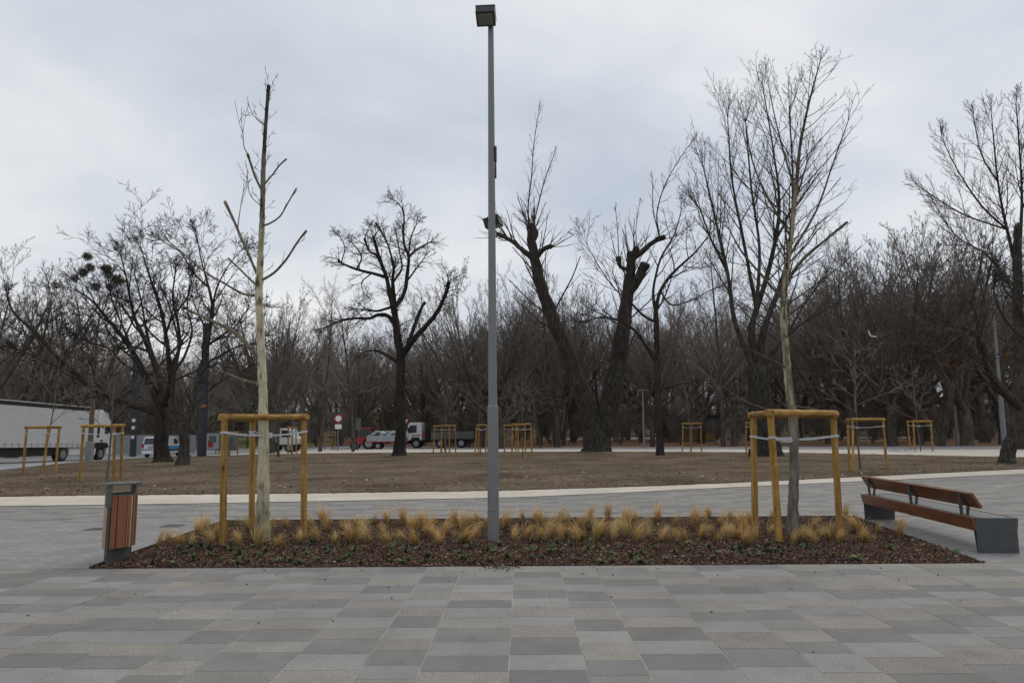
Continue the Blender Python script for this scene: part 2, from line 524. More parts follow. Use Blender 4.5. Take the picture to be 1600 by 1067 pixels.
def slab_mat():
    t = NT('stone_slabs')
    at = t.n('ShaderNodeAttribute', attribute_name='Col')
    v = t.coord()
    sp = t.noise(v, 62, 3, 0.95); n2 = t.noise(v, 2.2, 5, 0.65); n3 = t.noise(v, 0.25, 3)
    sep = t.n('ShaderNodeSeparateColor'); t.l(at.outputs['Color'], sep.inputs[0])
    # warm slabs are granite: stronger speckle
    warm = t.n('ShaderNodeMath', operation='SUBTRACT'); t.l(sep.outputs[0], warm.inputs[0]); t.l(sep.outputs[2], warm.inputs[1])
    wm = t.n('ShaderNodeMapRange'); wm.inputs['From Min'].default_value = 0.008; wm.inputs['From Max'].default_value = 0.05
    wm.inputs['To Min'].default_value = 0.35; wm.inputs['To Max'].default_value = 0.9
    t.l(warm.outputs[0], wm.inputs['Value'])
    spk = t.ramp(sp, [(0.34, (0.42, 0.41, 0.40)), (0.5, (1, 1, 1)), (0.64, (1.5, 1.46, 1.38))])
    cc = t.mix(wm.outputs[0], at.outputs['Color'], t.mix(1.0, at.outputs['Color'], spk, 'MULTIPLY'))
    cc = t.mix(1.0, cc, t.ramp(n2, [(0.3, (0.87, 0.87, 0.87)), (0.7, (1.09, 1.09, 1.09))]), 'MULTIPLY')
    cc = t.mix(1.0, cc, t.ramp(n3, [(0.35, (0.93, 0.93, 0.93)), (0.65, (1.05, 1.05, 1.05))]), 'MULTIPLY')
    st_ = t.ramp(t.noise(v, 3.2, 6, 0.7), [(0.56, (1, 1, 1)), (0.70, (0.74, 0.72, 0.69))])
    cc = t.mix(0.6, cc, t.mix(1.0, cc, st_, 'MULTIPLY'))
    scf = t.ramp(t.noise(t.coord((1.2, 9, 1)), 2.5, 6, 0.75), [(0.63, (0, 0, 0)), (0.74, (0.3, 0.3, 0.3))])
    cc = t.mix(1.0, cc, t.mix(1.0, scf, (0.35, 0.34, 0.32), 'MULTIPLY'), 'ADD')
    t.bump(sp, 0.2, 0.004)
    return t.fin(cc, 0.75, 0, 0.10)

def sett_mat():
    t = NT('small_setts')
    v = t.coord()
    br = t.n('ShaderNodeTexBrick')
    br.inputs['Scale'].default_value = 1.0
    br.inputs['Brick Width'].default_value = 0.21; br.inputs['Row Height'].default_value = 0.105
    br.inputs['Mortar Size'].default_value = 0.006; br.inputs['Mortar Smooth'].default_value = 0.2
    br.inputs['Color1'].default_value = (0.255, 0.25, 0.242, 1); br.inputs['Color2'].default_value = (0.315, 0.308, 0.296, 1)
    br.inputs['Mortar'].default_value = (0.17, 0.168, 0.16, 1)
    t.l(v, br.inputs['Vector'])
    n2 = t.noise(v, 1.5, 5, 0.65); n3 = t.noise(v, 150, 3, 0.8)
    cc = t.mix(1.0, br.outputs['Color'], t.ramp(n2, [(0.3, (0.86, 0.86, 0.86)), (0.7, (1.1, 1.1, 1.1))]), 'MULTIPLY')
    cc = t.mix(1.0, cc, t.ramp(n3, [(0.3, (0.85, 0.85, 0.85)), (0.65, (1.1, 1.1, 1.1))]), 'MULTIPLY')
    t.bump(br.outputs['Fac'], -0.3, 0.004)
    return t.fin(cc, 0.8, 0, 0.10)

def attr_mat(name, rough=0.9, nscale=30, spec=0.1, trans=0.0):
    t = NT(name)
    at = t.n('ShaderNodeAttribute', attribute_name='Col')
    n = t.noise(t.coord(), nscale, 4, 0.7)
    cc = t.mix(1.0, at.outputs['Color'], t.ramp(n, [(0.3, (0.72, 0.72, 0.72)), (0.7, (1.2, 1.2, 1.2))]), 'MULTIPLY')
    return t.fin(cc, rough, 0, spec)

MT['soil'] = soil_mat(); MT['land'] = land_mat(); MT['litter'] = litter_mat(); MT['gravel'] = gravel_mat()
MT['asphalt'] = asphalt_mat('road_asphalt', (0.27, 0.27, 0.272)); MT['pave_grey'] = asphalt_mat('pavement_asphalt', (0.33, 0.34, 0.35))
MT['slab'] = slab_mat(); MT['sett'] = sett_mat(); MT['joint'] = mk('joint_sand', (0.37, 0.345, 0.295), 0.9, 0.3, 3)
MT['chips'] = attr_mat('bark_chips'); MT['stones'] = attr_mat('soil_crumbs')

# ------------------------------------------------------------------ land
def axis(segs):
    out = []
    for a, b, st in segs:
        out += list(np.arange(a, b, st))
    out.append(segs[-1][1])
    return np.array(out)
xs = axis([(-600, -90, 30), (-90, 90, 1.5), (90, 600, 30)])
ys = axis([(-30, 20, 5), (20, 120, 1.5), (120, 260, 6), (260, 1000, 40)])
nx, ny = len(xs), len(ys)
gv = np.zeros((ny, nx, 3))
for j, y in enumerate(ys):
    for i, x in enumerate(xs):
        gv[j, i] = (x, y, zt(x, y) - 0.035)
ii = (np.arange(ny - 1)[:, None] * nx + np.arange(nx - 1)[None, :]).ravel()
land = fast_mesh('ground', gv.reshape(-1, 3), np.stack([ii, ii + 1, ii + nx + 1, ii + nx], 1), MT['land'])
tag(land, kind='structure')

def interp(poly, x):
    return float(np.interp(x, [p[0] for p in poly], [p[1] for p in poly]))

def strip(name, near, far, mat, off, step=12, rows=6, x0=None, x1=None, bumpy=0.0, kind='structure'):
    xa = max(near[0][0], far[0][0]) if x0 is None else x0
    xb = min(near[-1][0], far[-1][0]) if x1 is None else x1
    n = max(2, int((xb - xa) / step) + 1)
    rg = np.random.RandomState(5)
    V = np.zeros((rows + 1, n, 3))
    for i in range(n):
        px = xa + (xb - xa) * i / (n - 1)
        a = G(px, interp(near, px)); b = G(px, interp(far, px))
        for j in range(rows + 1):
            t = j / rows
            x = a.x + (b.x - a.x) * t; y = a.y + (b.y - a.y) * t
            V[j, i] = (x, y, zt(x, y) + off)
    if bumpy:
        for i in range(n):
            d = V[1, i] - V[0, i]; V[0, i] -= d / (np.linalg.norm(d) + 1e-9) * max(-0.05, rg.normal(0.03, 0.06))
        V[1:-1, :, 2] += np.abs(rg.normal(0, bumpy, V[1:-1, :, 2].shape))
    q = (np.arange(rows)[:, None] * n + np.arange(n - 1)[None, :]).ravel()
    ob = fast_mesh(name, V.reshape(-1, 3), np.stack([q, q + 1, q + n + 1, q + n], 1), mat)
    return tag(ob, kind=kind)

cream_near = [(-120, 794), (0, 791), (120, 789.6), (300, 787), (520, 783), (800, 777.5), (960, 770.5), (1140, 761.7), (1350, 752), (1600, 740.5), (1720, 735)]
soil_near = [(-120, 778), (0, 776.5), (120, 774.4), (300, 773), (500, 771), (800, 766.5), (1000, 760.5), (1140, 755), (1350, 745), (1600, 733), (1720, 727.5)]
soil_far = [(-120, 746), (0, 735), (60, 728.5), (130, 721.5), (200, 717), (330, 712), (480, 708.8), (620, 707.3), (850, 705.9), (1000, 705.9), (1220, 707.3), (1400, 711), (1600, 715), (1720, 718)]
cream_far = [(300, 712.3), (360, 709.5), (440, 706), (500, 702), (620, 701.3), (850, 702.6), (1000, 702.7), (1220, 702.7), (1400, 702.6), (1600, 702), (1720, 702)]
road_near = [(-120, 739), (0, 728.5), (130, 717.8), (260, 713), (330, 711), (500, 703), (850, 703), (1720, 702.5)]
road_far = [(-120, 724), (0, 715), (190, 707), (300, 703.2), (400, 700), (520, 697), (640, 697.5), (850, 699), (1220, 697.8), (1600, 696.6), (1720, 696.3)]
path_near = [(840, 686.8), (1000, 686), (1200, 685.2), (1400, 684.5), (1720, 683)]
path_far = [(840, 684.9), (1000, 683.6), (1200, 682.8), (1400, 682), (1720, 680.5)]
lit_far = [(480, 694), (850, 687.2), (1000, 686.2), (1200, 685.6), (1400, 684.9), (1720, 683.5)]
strip('leaf_litter_ground', road_far, lit_far, MT['litter'], -0.012, rows=8, x0=500)
strip('road', road_near, road_far, MT['asphalt'], 0.0, rows=8)
strip('far_path', path_near, path_far, MT['pave_grey'], 0.0, rows=3)
strip('pavement', soil_far, road_near, MT['pave_grey'], 0.012, rows=3, x1=290)
strip('gravel_path_beyond_soil', soil_far, cream_far, MT['gravel'], 0.016, rows=3, x0=300)
strip('soil', soil_near, soil_far, MT['soil'], 0.03, step=6, rows=90, bumpy=0.012)
strip('gravel_path', cream_near, soil_near, MT['gravel'], 0.012, rows=3)

# bed outline
FL, BL, BR_, FR = G(131, 891), G(340, 817.5), G(1330, 805.8), G(1530, 876.7)
YF = (FL.y + FR.y) / 2; YB = (BL.y + BR_.y) / 2
XC0 = G(803, 887.5).x
print('BED', FL, BL, BR_, FR, 'YF', YF, 'YB', YB, 'mid front', G(800, 887.5), 'mid back', G(800, 812))
FL.y = FR.y = YF; BL.y = BR_.y = YB

# slabs of the plaza: every slab its own block over a joint sheet
cn = [(G(px, interp(cream_near, px)).x, G(px, interp(cream_near, px)).y) for px in range(-120, 1721, 40)]
def plaza_far(x): return float(np.interp(x, [c[0] for c in cn], [c[1] for c in cn]))
def build_plaza():
    rg = random.Random(3)
    V = []; C = []; Q = []
    widths = [0.635, 0.555, 0.43]
    cols = []
    x = XC0 - 0.635; k = 0
    right = []
    while x < 34:
        w = widths[k % 3]; right.append((x, w, k)); x += w; k += 1
    x = XC0 - 0.635; k = -1
    while x > -26:
        w = widths[k % 3]; x -= w; right.append((x, w, k)); k -= 1
    base = [(0.212, 0.207, 0.199), (0.272, 0.256, 0.230), (0.274, 0.267, 0.256)]
    g = 0.0032
    for (x, w, k) in right:
        for (ya, yb) in ((1.5, YF), (YB, 40)):
            y = ya; c = rg.randrange(3)
            first = True
            while y < yb - 0.02:
                h = rg.choice((0.28, 0.31, 0.335, 0.335, 0.36, 0.41))
                if first: h *= rg.uniform(0.5, 1); first = False
                if yb - (y + h) < 0.13: h = yb - y
                if y > plaza_far(x + w / 2) + 0.8: break
                c = (c + 1) % 3 if rg.random() < 0.86 else (c + 2) % 3
                b = base[c]; m = rg.gauss(1, 0.05); hue = rg.gauss(0.0005, 0.002)
                cc = (b[0] * m + hue, b[1] * m, b[2] * m - hue)
                if ya > 5: cc = tuple(0.95 * q + 0.05 * 0.26 for q in cc)
                dz = rg.uniform(-0.0006, 0.0006)
                n = len(V); e = 0.0025
                for z, s in ((0.0 + dz, e), (-0.0045, 0)):
                    V += [(x + g + s, y + .0015 + s, z), (x + w - g - s, y + .0015 + s, z), (x + w - g - s, y + h - .0015 - s, z), (x + g + s, y + h - .0015 - s, z)]
                C += [cc] * 8
                Q += [(n, n + 1, n + 2, n + 3)] + [(n + i, n + 4 + i, n + 4 + (i + 1) % 4, n + (i + 1) % 4) for i in range(4)]
                y += h
    ob = fast_mesh('paving', np.array(V), np.array(Q), MT['slab'], colors=np.array(C), smooth=False)
    return tag(ob, kind='structure')
build_plaza()

def poly_sheet(name, pts, z, mat):
    m = MB(); m.add([(p[0], p[1], z) for p in pts], [tuple(range(len(pts)))])
    return tag(m.build(name, mat, recalc=False), kind='structure')
poly_sheet('joint_bed', [(-27, 1.0), (35, 1.0), (35, 26), (-27, 26)], -0.0035, MT['joint'])
kx = 0.07
poly_sheet('sett_paving', [(-26, YF + .005), (FL.x - kx * .1, YF + .005), (BL.x, YB - .005), (-26, YB - .005)], 0.0005, MT['sett'])
poly_sheet('sett_paving', [(FR.x, YF + .005), (34, YF + .005), (34, YB - .005), (BR_.x, YB - .005)], 0.0005, MT['sett'])

# planting bed
def bed_x(y):
    t = (y - YF) / (YB - YF)
    return FL.x + (BL.x - FL.x) * t, FR.x + (BR_.x - FR.x) * t
def mulch_mat():
    t = NT('bark_mulch_base')
    v = t.coord()
    n1 = t.noise(v, 38, 5, 0.75); n2 = t.noise(v, 1.3, 4)
    cc = t.ramp(n1, [(0.36, (0.024, 0.017, 0.012)), (0.5, (0.085, 0.052, 0.036)), (0.64, (0.17, 0.108, 0.074))])
    cc = t.mix(1.0, cc, t.ramp(n2, [(0.3, (0.75, 0.75, 0.75)), (0.7, (1.15, 1.15, 1.15))]), 'MULTIPLY')
    t.bump(n1, 1.0, 0.05)
    return t.fin(cc, 0.95, 0, 0.05)
def build_bed():
    rg = np.random.RandomState(11)
    ncol, nrow = 240, 110
    V = np.zeros((nrow + 1, ncol + 1, 3))
    for j in range(nrow + 1):
        y = YF + (YB - YF) * j / nrow
        a, b = bed_x(y)
        V[j, :, 0] = np.linspace(a, b, ncol + 1); V[j, :, 1] = y
    big = rg.normal(0, 1, (14, 30))
    yy = np.linspace(0, 12.99, nrow + 1); xx = np.linspace(0, 28.99, ncol + 1)
    y0 = yy.astype(int); x0 = xx.astype(int); fy = (yy - y0)[:, None]; fx = (xx - x0)[None, :]
    s = lambda a: a * a * (3 - 2 * a)
    fy, fx = s(fy), s(fx)
    low = big[y0][:, x0] * (1 - fy) * (1 - fx) + big[y0 + 1][:, x0] * fy * (1 - fx) + big[y0][:, x0 + 1] * (1 - fy) * fx + big[y0 + 1][:, x0 + 1] * fy * fx
    edge = np.minimum(1, np.minimum(np.arange(nrow + 1), nrow - np.arange(nrow + 1)) / 6)[:, None] * np.minimum(1, np.minimum(np.arange(ncol + 1), ncol - np.arange(ncol + 1)) / 6)[None, :]
    V[:, :, 2] = 0.004 + edge * (0.02 + 0.014 * low) + edge * rg.normal(0, 0.006, low.shape)
    q = (np.arange(nrow)[:, None] * (ncol + 1) + np.arange(ncol)[None, :]).ravel()
    ob = fast_mesh('mulch_ground', V.reshape(-1, 3), np.stack([q, q + 1, q + ncol + 2, q + ncol + 1], 1), mulch_mat())
    tag(ob, kind='structure')
    # bark chips
    N = 34000
    y = YF + (YB - YF) * rg.rand(N) ** 1.25
    t = (y - YF) / (YB - YF)
    a = FL.x + (BL.x - FL.x) * t; b = FR.x + (BR_.x - FR.x) * t
    x = a + (b - a) * rg.rand(N)
    fj = np.clip(((y - YF) / (YB - YF) * nrow).astype(int), 0, nrow); fi = np.clip(((x - a) / (b - a) * ncol).astype(int), 0, ncol)
    z = V[fj, fi, 2] + 0.004 + np.abs(rg.normal(0, 0.006, N))
    chips('bark_mulch', x, y, z, rg, (0.02, 0.06), (0.008, 0.02), [(0.105, 0.062, 0.044), (0.165, 0.10, 0.07), (0.225, 0.142, 0.10), (0.04, 0.027, 0.021), (0.34, 0.25, 0.185)], [0.28, 0.3, 0.2, 0.14, 0.08], MT['chips'])
    return V
def chips(name, x, y, z, rg, ln, wd, cols, pr, mat):
    N = len(x)
    th = rg.rand(N) * 2 * PI; tl = rg.normal(0, 0.45, N); tw = rg.normal(0, 0.5, N)
    L = rg.uniform(*ln, N) / 2; Wd = rg.uniform(*wd, N) / 2
    u = np.stack([np.cos(th) * np.cos(tl), np.sin(th) * np.cos(tl), np.sin(tl)], 1)
    w0 = np.stack([-np.sin(th), np.cos(th), np.zeros(N)], 1)
    n0 = np.cross(u, w0)
    w = w0 * np.cos(tw)[:, None] + n0 * np.sin(tw)[:, None]
    nn = np.cross(u, w)
    c = np.stack([x, y, z], 1)
    hh = Wd * 0.35
    # a thin wedge: 4 corners + raised ridge
    P = [c - u * L[:, None] - w * Wd[:, None], c + u * (L * .9)[:, None] - w * (Wd * .8)[:, None], c + u * L[:, None] + w * Wd[:, None], c - u * (L * .85)[:, None] + w * Wd[:, None],
         c - u * (L * .7)[:, None] + nn * hh[:, None], c + u * (L * .75)[:, None] + nn * hh[:, None]]
    V = np.stack(P, 1).reshape(-1, 3)
    o = np.arange(N)[:, None] * 6
    Q = np.concatenate([o + np.array([[0, 1, 5, 4]]), o + np.array([[2, 3, 4, 5]])], 0)
    ci = rg.choice(len(cols), N, p=pr)
    cc = np.array(cols)[ci] * rg.uniform(0.75, 1.3, (N, 1))
    ob = fast_mesh(name, V, Q, mat, colors=np.repeat(cc, 6, axis=0), smooth=False)
    return tag(ob, kind='stuff')
BEDV = build_bed()
def bed_z(x, y):
    a, b = bed_x(y)
    j = int(min(110, max(0, (y - YF) / (YB - YF) * 110))); i = int(min(240, max(0, (x - a) / (b - a) * 240)))
    return float(BEDV[j, i, 2])

# crumbs of mulch carried onto the slabs
rgn = np.random.RandomState(21)
N = 150
cxy = G(785, 893)
cx = np.concatenate([rgn.normal(cxy.x - .03, 0.14, 70), rgn.uniform(-5.5, 7, 80)]); cy = np.concatenate([YF - np.abs(rgn.normal(0.05, 0.16, 70)), YF - np.abs(rgn.normal(0, 1.4, 80))])
cy = np.maximum(cy, 3.5)
chips('bark_crumbs', cx, cy, np.full(N, 0.006), rgn, (0.012, 0.05), (0.008, 0.02), [(0.05, 0.035, 0.028), (0.085, 0.055, 0.04)], [0.6, 0.4], MT['chips'])

# soil crumbs, clods and pale stones
def octa(name, x, y, z, r, cols, rg, mat):
    N = len(x)
    base = np.array([(1, 0, 0), (0, 1, 0), (-1, 0, 0), (0, -1, 0), (0, 0, 1), (0, 0, -1)], dtype=float)
    V = base[None] * r[:, None, None] * rg.uniform(0.55, 1.3, (N, 6, 1))
    V[:, :, 2] *= 0.7
    th = rg.rand(N) * 6.28
    c, s = np.cos(th)[:, None], np.sin(th)[:, None]
    X = V[:, :, 0] * c - V[:, :, 1] * s; Y = V[:, :, 0] * s + V[:, :, 1] * c
    V = np.stack([X + x[:, None], Y + y[:, None], V[:, :, 2] + z[:, None]], 2)
    f = np.array([(0, 1, 4), (1, 2, 4), (2, 3, 4), (3, 0, 4), (1, 0, 5), (2, 1, 5), (3, 2, 5), (0, 3, 5)])
    Q = (np.arange(N)[:, None, None] * 6 + f[None]).reshape(-1, 3)
    ob = fast_mesh(name, V.reshape(-1, 3), Q, mat, colors=np.repeat(cols, 6, axis=0), smooth=False)
    return tag(ob, kind='stuff')
def scatter_soil(n, pw, seed):
    rg = np.random.RandomState(seed); out = []
    while len(out) < n:
        px = rg.uniform(-60, 1660); t = rg.rand() ** pw
        a = interp(soil_near, px); b = interp(soil_far, px)
        p = G(px, a - (a - b) * t * 0.97)
        out.append((p.x, p.y, zt(p.x, p.y)))
    return np.array(out), rg
pp, rg_ = scatter_soil(8000, 1.3, 4)
cc = np.array([(0.165, 0.122, 0.088)]) * rg_.uniform(0.6, 1.3, (len(pp), 1))
octa('soil_clods', pp[:, 0], pp[:, 1], pp[:, 2] + 0.035, np.minimum(0.085, rg_.lognormal(-3.75, 0.45, len(pp))), cc, rg_, MT['stones'])
pp, rg_ = scatter_soil(200, 1.0, 14)
cc = np.array([(0.50, 0.48, 0.45)]) * rg_.uniform(0.5, 1.25, (len(pp), 1))
octa('pale_pebbles', pp[:, 0], pp[:, 1], pp[:, 2] + 0.05, rg_.uniform(0.015, 0.05, len(pp)), cc, rg_, MT['stones'])
rg_ = np.random.RandomState(8)
x = rg_.uniform(-5, 6, 130); y = YF + (YB - YF) * rg_.rand(130)
k = [(bed_x(b)[0] < a < bed_x(b)[1]) for a, b in zip(x, y)]
x, y = x[k], y[k]
octa('mulch_pebbles', x, y, np.array([bed_z(a, b) for a, b in zip(x, y)]) + 0.01, rg_.uniform(0.008, 0.024, len(x)), np.array([(0.42, 0.40, 0.38)]) * rg_.uniform(0.4, 1.3, (len(x), 1)), rg_, MT['stones'])
# dry leaves and twigs lying on the far litter and the soil
pp, rg_ = scatter_soil(2600, 1.1, 33)
chips('leaf_litter', pp[:, 0], pp[:, 1], pp[:, 2] + 0.05, rg_, (0.03, 0.09), (0.02, 0.05), [(0.16, 0.105, 0.065), (0.11, 0.075, 0.05), (0.24, 0.19, 0.14), (0.07, 0.08, 0.035)], [0.4, 0.3, 0.14, 0.16], MT['stones'])

# steel edging round the bed: one strip per side
ed = thing('bed_edging', 'thin dark steel edging strip framing the mulch planting bed', 'edging', (FL.x, YF, 0))
for (a, b), ht_ in (((FL, BL), 0.03), ((BL, BR_), 0.035), ((FR, BR_), 0.008)):
    d = Vector((b.x - a.x, b.y - a.y, 0)); L = d.length; an = math.atan2(d.y, d.x)
    m = MB().box(((a.x + b.x) / 2 - FL.x, (a.y + b.y) / 2 - YF, ht_ - 0.0375), (L, 0.012, 0.075), Matrix.Rotation(an, 3, 'Z'))
    m.build('edging_strip', MT['edge_steel'], ed)
# paler concrete kerb line on the bench side
for nm, px, py in (('drain_cover', 151, 826.5), ('drain_cover', 372, 834), ('drain_cover', 270, 821.3)):
    p = G(px, py)
    m = MB().box((0, 0, 0.003), (0.34, 0.30, 0.006))
    for i in range(5): m.box((-0.12 + 0.06 * i, 0, 0.007), (0.018, 0.22, 0.003))
    o = m.build(nm, MT['steel_dark'])
    o.location = (p.x, p.y, 0.001)
    tag(o, {151: 'dark square drain cover in the small setts left of the litter bin', 372: 'dark square drain cover in the setts right behind the left stake of the plane tree', 270: 'dark square drain cover beyond the litter bin by the rear row of setts'}[px], 'drain cover', 'drain covers in the small paving')

# ------------------------------------------------------------------ lamp post
LP = G(771, 846)
lp = thing('lamp_post', 'tall grey tapered lamp post with square floodlights standing in the mulch bed', 'lamp post', (LP.x, LP.y, 0))
MB().tube((0, 0, 0), (0, 0, 2.03), 0.088, 0.083, 32).tube((0, 0, 2.03), (0, 0, 2.06), 0.083, 0.068, 32).build('sleeve', MT['pole'], lp)
zt_top = PY(763, 42, LP.y).z
MB().tube((0, 0, 2.05), (0, 0, zt_top), 0.068, 0.047, 32).build('pole', MT['pole'], lp)
MB().box((0, -0.087, 0.62), (0.085, 0.012, 0.32)).build('access_door', MT['pole'], lp, bevel=0.003)
def flood(pos, rot, size, brk_to):
    M3 = rot
    w, d, h = size
    hs = MB()
    hs.box(Vector(pos), (w, d, h), M3, taper=None)
    hs.box(Vector(pos) + M3 @ Vector((0, 0, h / 2 + 0.012)), (w * 1.04, d * 1.04, 0.024), M3)
    for i in range(5): hs.box(Vector(pos) + M3 @ Vector((-w * .36 + w * .18 * i, 0, h / 2 + 0.034)), (0.008, d * 0.8, 0.02), M3)
    ho = hs.build('lamp_head', MT['lamp_housing'], lp, bevel=0.004)
    g = MB().box(Vector(pos) + M3 @ Vector((0, 0, -h / 2 - 0.003)), (w * .8, d * .74, 0.008), M3)
    for i in range(6): g.box(Vector(pos) + M3 @ Vector((-w * .33 + w * .132 * i, 0, -h / 2 - 0.009)), (0.01, d * .70, 0.006), M3)
    g.build('lamp_lens', MT['lamp_glass'], ho)
    MB().tube(Vector(brk_to), Vector(pos) + M3 @ Vector((0, 0, h / 2 * .2)), 0.03, 0.03, 12).build('bracket', MT['lamp_housing'], lp)
top = PY(759, 22, LP.y - 0.2)
flood((top.x - LP.x, -0.2, top.z - 0.045), Matrix.Rotation(R(-3), 3, 'Z') @ Matrix.Rotation(R(-24), 3, 'X') @ Matrix.Rotation(0, 3, 'Y'), (0.31, 0.27, 0.15), (0, 0, zt_top))
mid = PY(770, 349, LP.y + 0.18)
flood((mid.x - LP.x + 0.01, 0.18, mid.z), Matrix.Rotation(R(-12), 3, 'Z') @ Matrix.Rotation(R(6), 3, 'X') @ Matrix.Rotation(R(-14), 3, 'Y'), (0.255, 0.28, 0.13), (0, 0.05, mid.z - 0.02))
bx = PY(773.5, 240, LP.y)
MB().bbox(0.05, 0.085, -0.045, 0.045, bx.z - 0.13, bx.z + 0.11).build('control_box', MT['lamp_housing'], lp, bevel=0.006)
MB().tube((0.068, 0, bx.z - 0.42), (0.068, 0, bx.z - 0.13), 0.012, 0.012, 8).tube((0.03, 0, bx.z), (0.07, 0, bx.z), 0.012, 0.012, 8).build('antenna', MT['lamp_housing'], lp)
# ------------------------------------------------------------------ litter bin
A = G(166.5, 884); B = G(200, 871.5)
bn = thing('litter_bin', 'wood slatted litter bin with grey steel posts and lid at the corner of the bed', 'litter bin', ((A.x + B.x) / 2, (A.y + B.y) / 2, 0.0), R(2))
def lens(L, Wd, n=14, k=1.0):
    out = []
    for s in (1, -1):
        for i in range(n):
            t = -1 + 2 * i / n
            out.append((s * Wd / 2 * (1 - t * t) ** 0.8 * k, s * t * L / 2))
    return out
BL_, BW = 0.56, 0.33
z0, z1 = 0.205, 0.865
MB().bbox(-0.022, 0.022, -0.26, 0.26, -0.02, 0.30).build('base_plate', MT['steel'], bn, bevel=0.003)
# inner steel liner
m = MB(); m.prism(lens(BL_ - 0.05, BW - 0.06), z0 + 0.02, z1 - 0.01, 'z'); m.build('liner', MT['steel_dark'], bn)
m = MB(); o_ = lens(BL_ - 0.01, BW - 0.005); i_ = lens(BL_ - 0.10, BW - 0.09)
nn_ = len(o_)
vs = [(x, y, z1) for x, y in o_] + [(x, y, z1) for x, y in i_] + [(x, y, z1 + 0.022) for x, y in o_] + [(x, y, z1 + 0.022) for x, y in i_]
fs = []
for i in range(nn_):
    j = (i + 1) % nn_
    fs += [(i, j, 2 * nn_ + j, 2 * nn_ + i), (2 * nn_ + i, 2 * nn_ + j, 3 * nn_ + j, 3 * nn_ + i), (3 * nn_ + i, 3 * nn_ + j, nn_ + j, nn_ + i), (nn_ + i, nn_ + j, j, i)]
m.add(vs, fs); m.build('rim', MT['steel'], bn)
m = MB(); m.prism(lens(BL_ - 0.11, BW - 0.1), z1 - 0.06, z1 - 0.045, 'z'); m.build('opening', MT['lamp_housing'], bn)
# slats follow the two curved faces
rs = random.Random(5)
for side in (1, -1):
    for ss, ee, wid in ((0.97, 0.80, 0), (0.80, 0.42, 0), (0.42, 0.33, 0), (0.33, 0.24, 0), (0.24, 0.12, 0), (0.12, 0.04, 0), (0.04, -0.08, 0), (-0.08, -0.16, 0), (-0.16, -0.3, 0), (-0.3, -0.38, 0), (-0.38, -0.52, 0), (-0.52, -0.62, 0), (-0.62, -0.78, 0), (-0.78, -0.95, 0)):
        ta, tb = -ss, -ee
        if side == 1: pass
        ya, yb = ta * BL_ / 2, tb * BL_ / 2
        xa = side * BW / 2 * (1 - ta * ta) ** 0.8; xb = side * BW / 2 * (1 - tb * tb) ** 0.8
        d = Vector((xb - xa, yb - ya, 0)); L = d.length - 0.009
        an = math.atan2(d.y, d.x)
        zz = rs.uniform(-0.004, 0.004)
        mm = MB().box(((xa + xb) / 2, (ya + yb) / 2, (z0 + z1) / 2 + zz), (L, 0.024, z1 - z0), Matrix.Rotation(an, 3, 'Z'))
        mm.build('slat', SL[0] if ss > 0.7 and side == 1 else SL[2] if side == -1 and ss > .7 else SL[(2, 1, 3, 2, 1, 2, 0, 3, 1, 2, 3, 1)[int(rs.random() * 12)]], bn, bevel=0.003)
for yy, hw in ((-0.30, 0.035), (0.30, 0.035)):
    MB().bbox(-hw, hw, yy - 0.009, yy + 0.009, z1 - 0.13, 1.005).build('lid_post', MT['steel'], bn, bevel=0.002)
    MB().bbox(-hw * .55, hw * .55, yy - 0.006 + (0.012 if yy < 0 else -0.012), yy + 0.006 + (0.012 if yy < 0 else -0.012), 0.06, z1 - 0.12).build('upright', MT['steel_dark'], bn, bevel=0.002)
m = MB(); m.prism(lens(0.72, 0.42, 16), 0, 0.026, 'z')
lid = m.build('lid', MT['steel'], bn, bevel=0.004); lid.location = (0.01, 0, 1.0); lid.rotation_euler = (R(-1.5), 0, 0)

# ------------------------------------------------------------------ bench
MT['slat_steel'] = mk('bright_grey_steel', (0.24, 0.24, 0.238), 0.45, 0.1, 5, metal=0.2, spec=0.4)
NL, NR, FLb = G(1527, 863.4), G(1593, 864), G(1351, 811)
BY0, BY1 = (NL.y + NR.y) / 2, FLb.y
BX0, BX1 = NL.x, NR.x
BWD = BX1 - BX0; BLN = BY1 - BY0
print('BENCH', NL, NR, FLb, BWD, BLN)
bang = math.atan2(FLb.x - NL.x, BLN)
bc = thing('park_bench', 'long wooden and grey steel bench with angled plank backrest right of the bed', 'bench', (BX0, BY0, 0), -bang)
SH = 0.455
for ya, sgn in ((0.0, 1), (BLN, -1)):
    yo = [(ya, 0.0), (ya, SH), (ya + sgn * 0.075, SH), (ya + sgn * 0.07, SH - 0.03), (ya + sgn * 0.014, 0.0)]
    ep = MB().prism([(ya, 0.0), (ya, SH), (ya + sgn * .008, SH), (ya + sgn * .008, 0.0)], 0.0, BWD, 'x')
    ep.prism([(ya + sgn * 0.085, SH), (ya + sgn * 0.077, SH), (ya + sgn * 0.010, 0.0), (ya + sgn * 0.018, 0.0)], 0.0, BWD, 'x')
    ep.prism([(ya + sgn * .008, SH - .006), (ya + sgn * .008, SH), (ya + sgn * .077, SH), (ya + sgn * .077, SH - .006)], 0.0, BWD, 'x')
    ep.build('end_panel', MT['steel_dark'], bc)
    MB().prism([(ya + sgn * .010, 0.06), (ya + sgn * .010, SH - .008), (ya + sgn * .073, SH - .008), (ya + sgn * .02, 0.06)], 0.012, BWD - .012, 'x').build('panel_hollow_shade', MT['lamp_housing'], bc)  # black filler added to paint the shade inside the hollow end panel
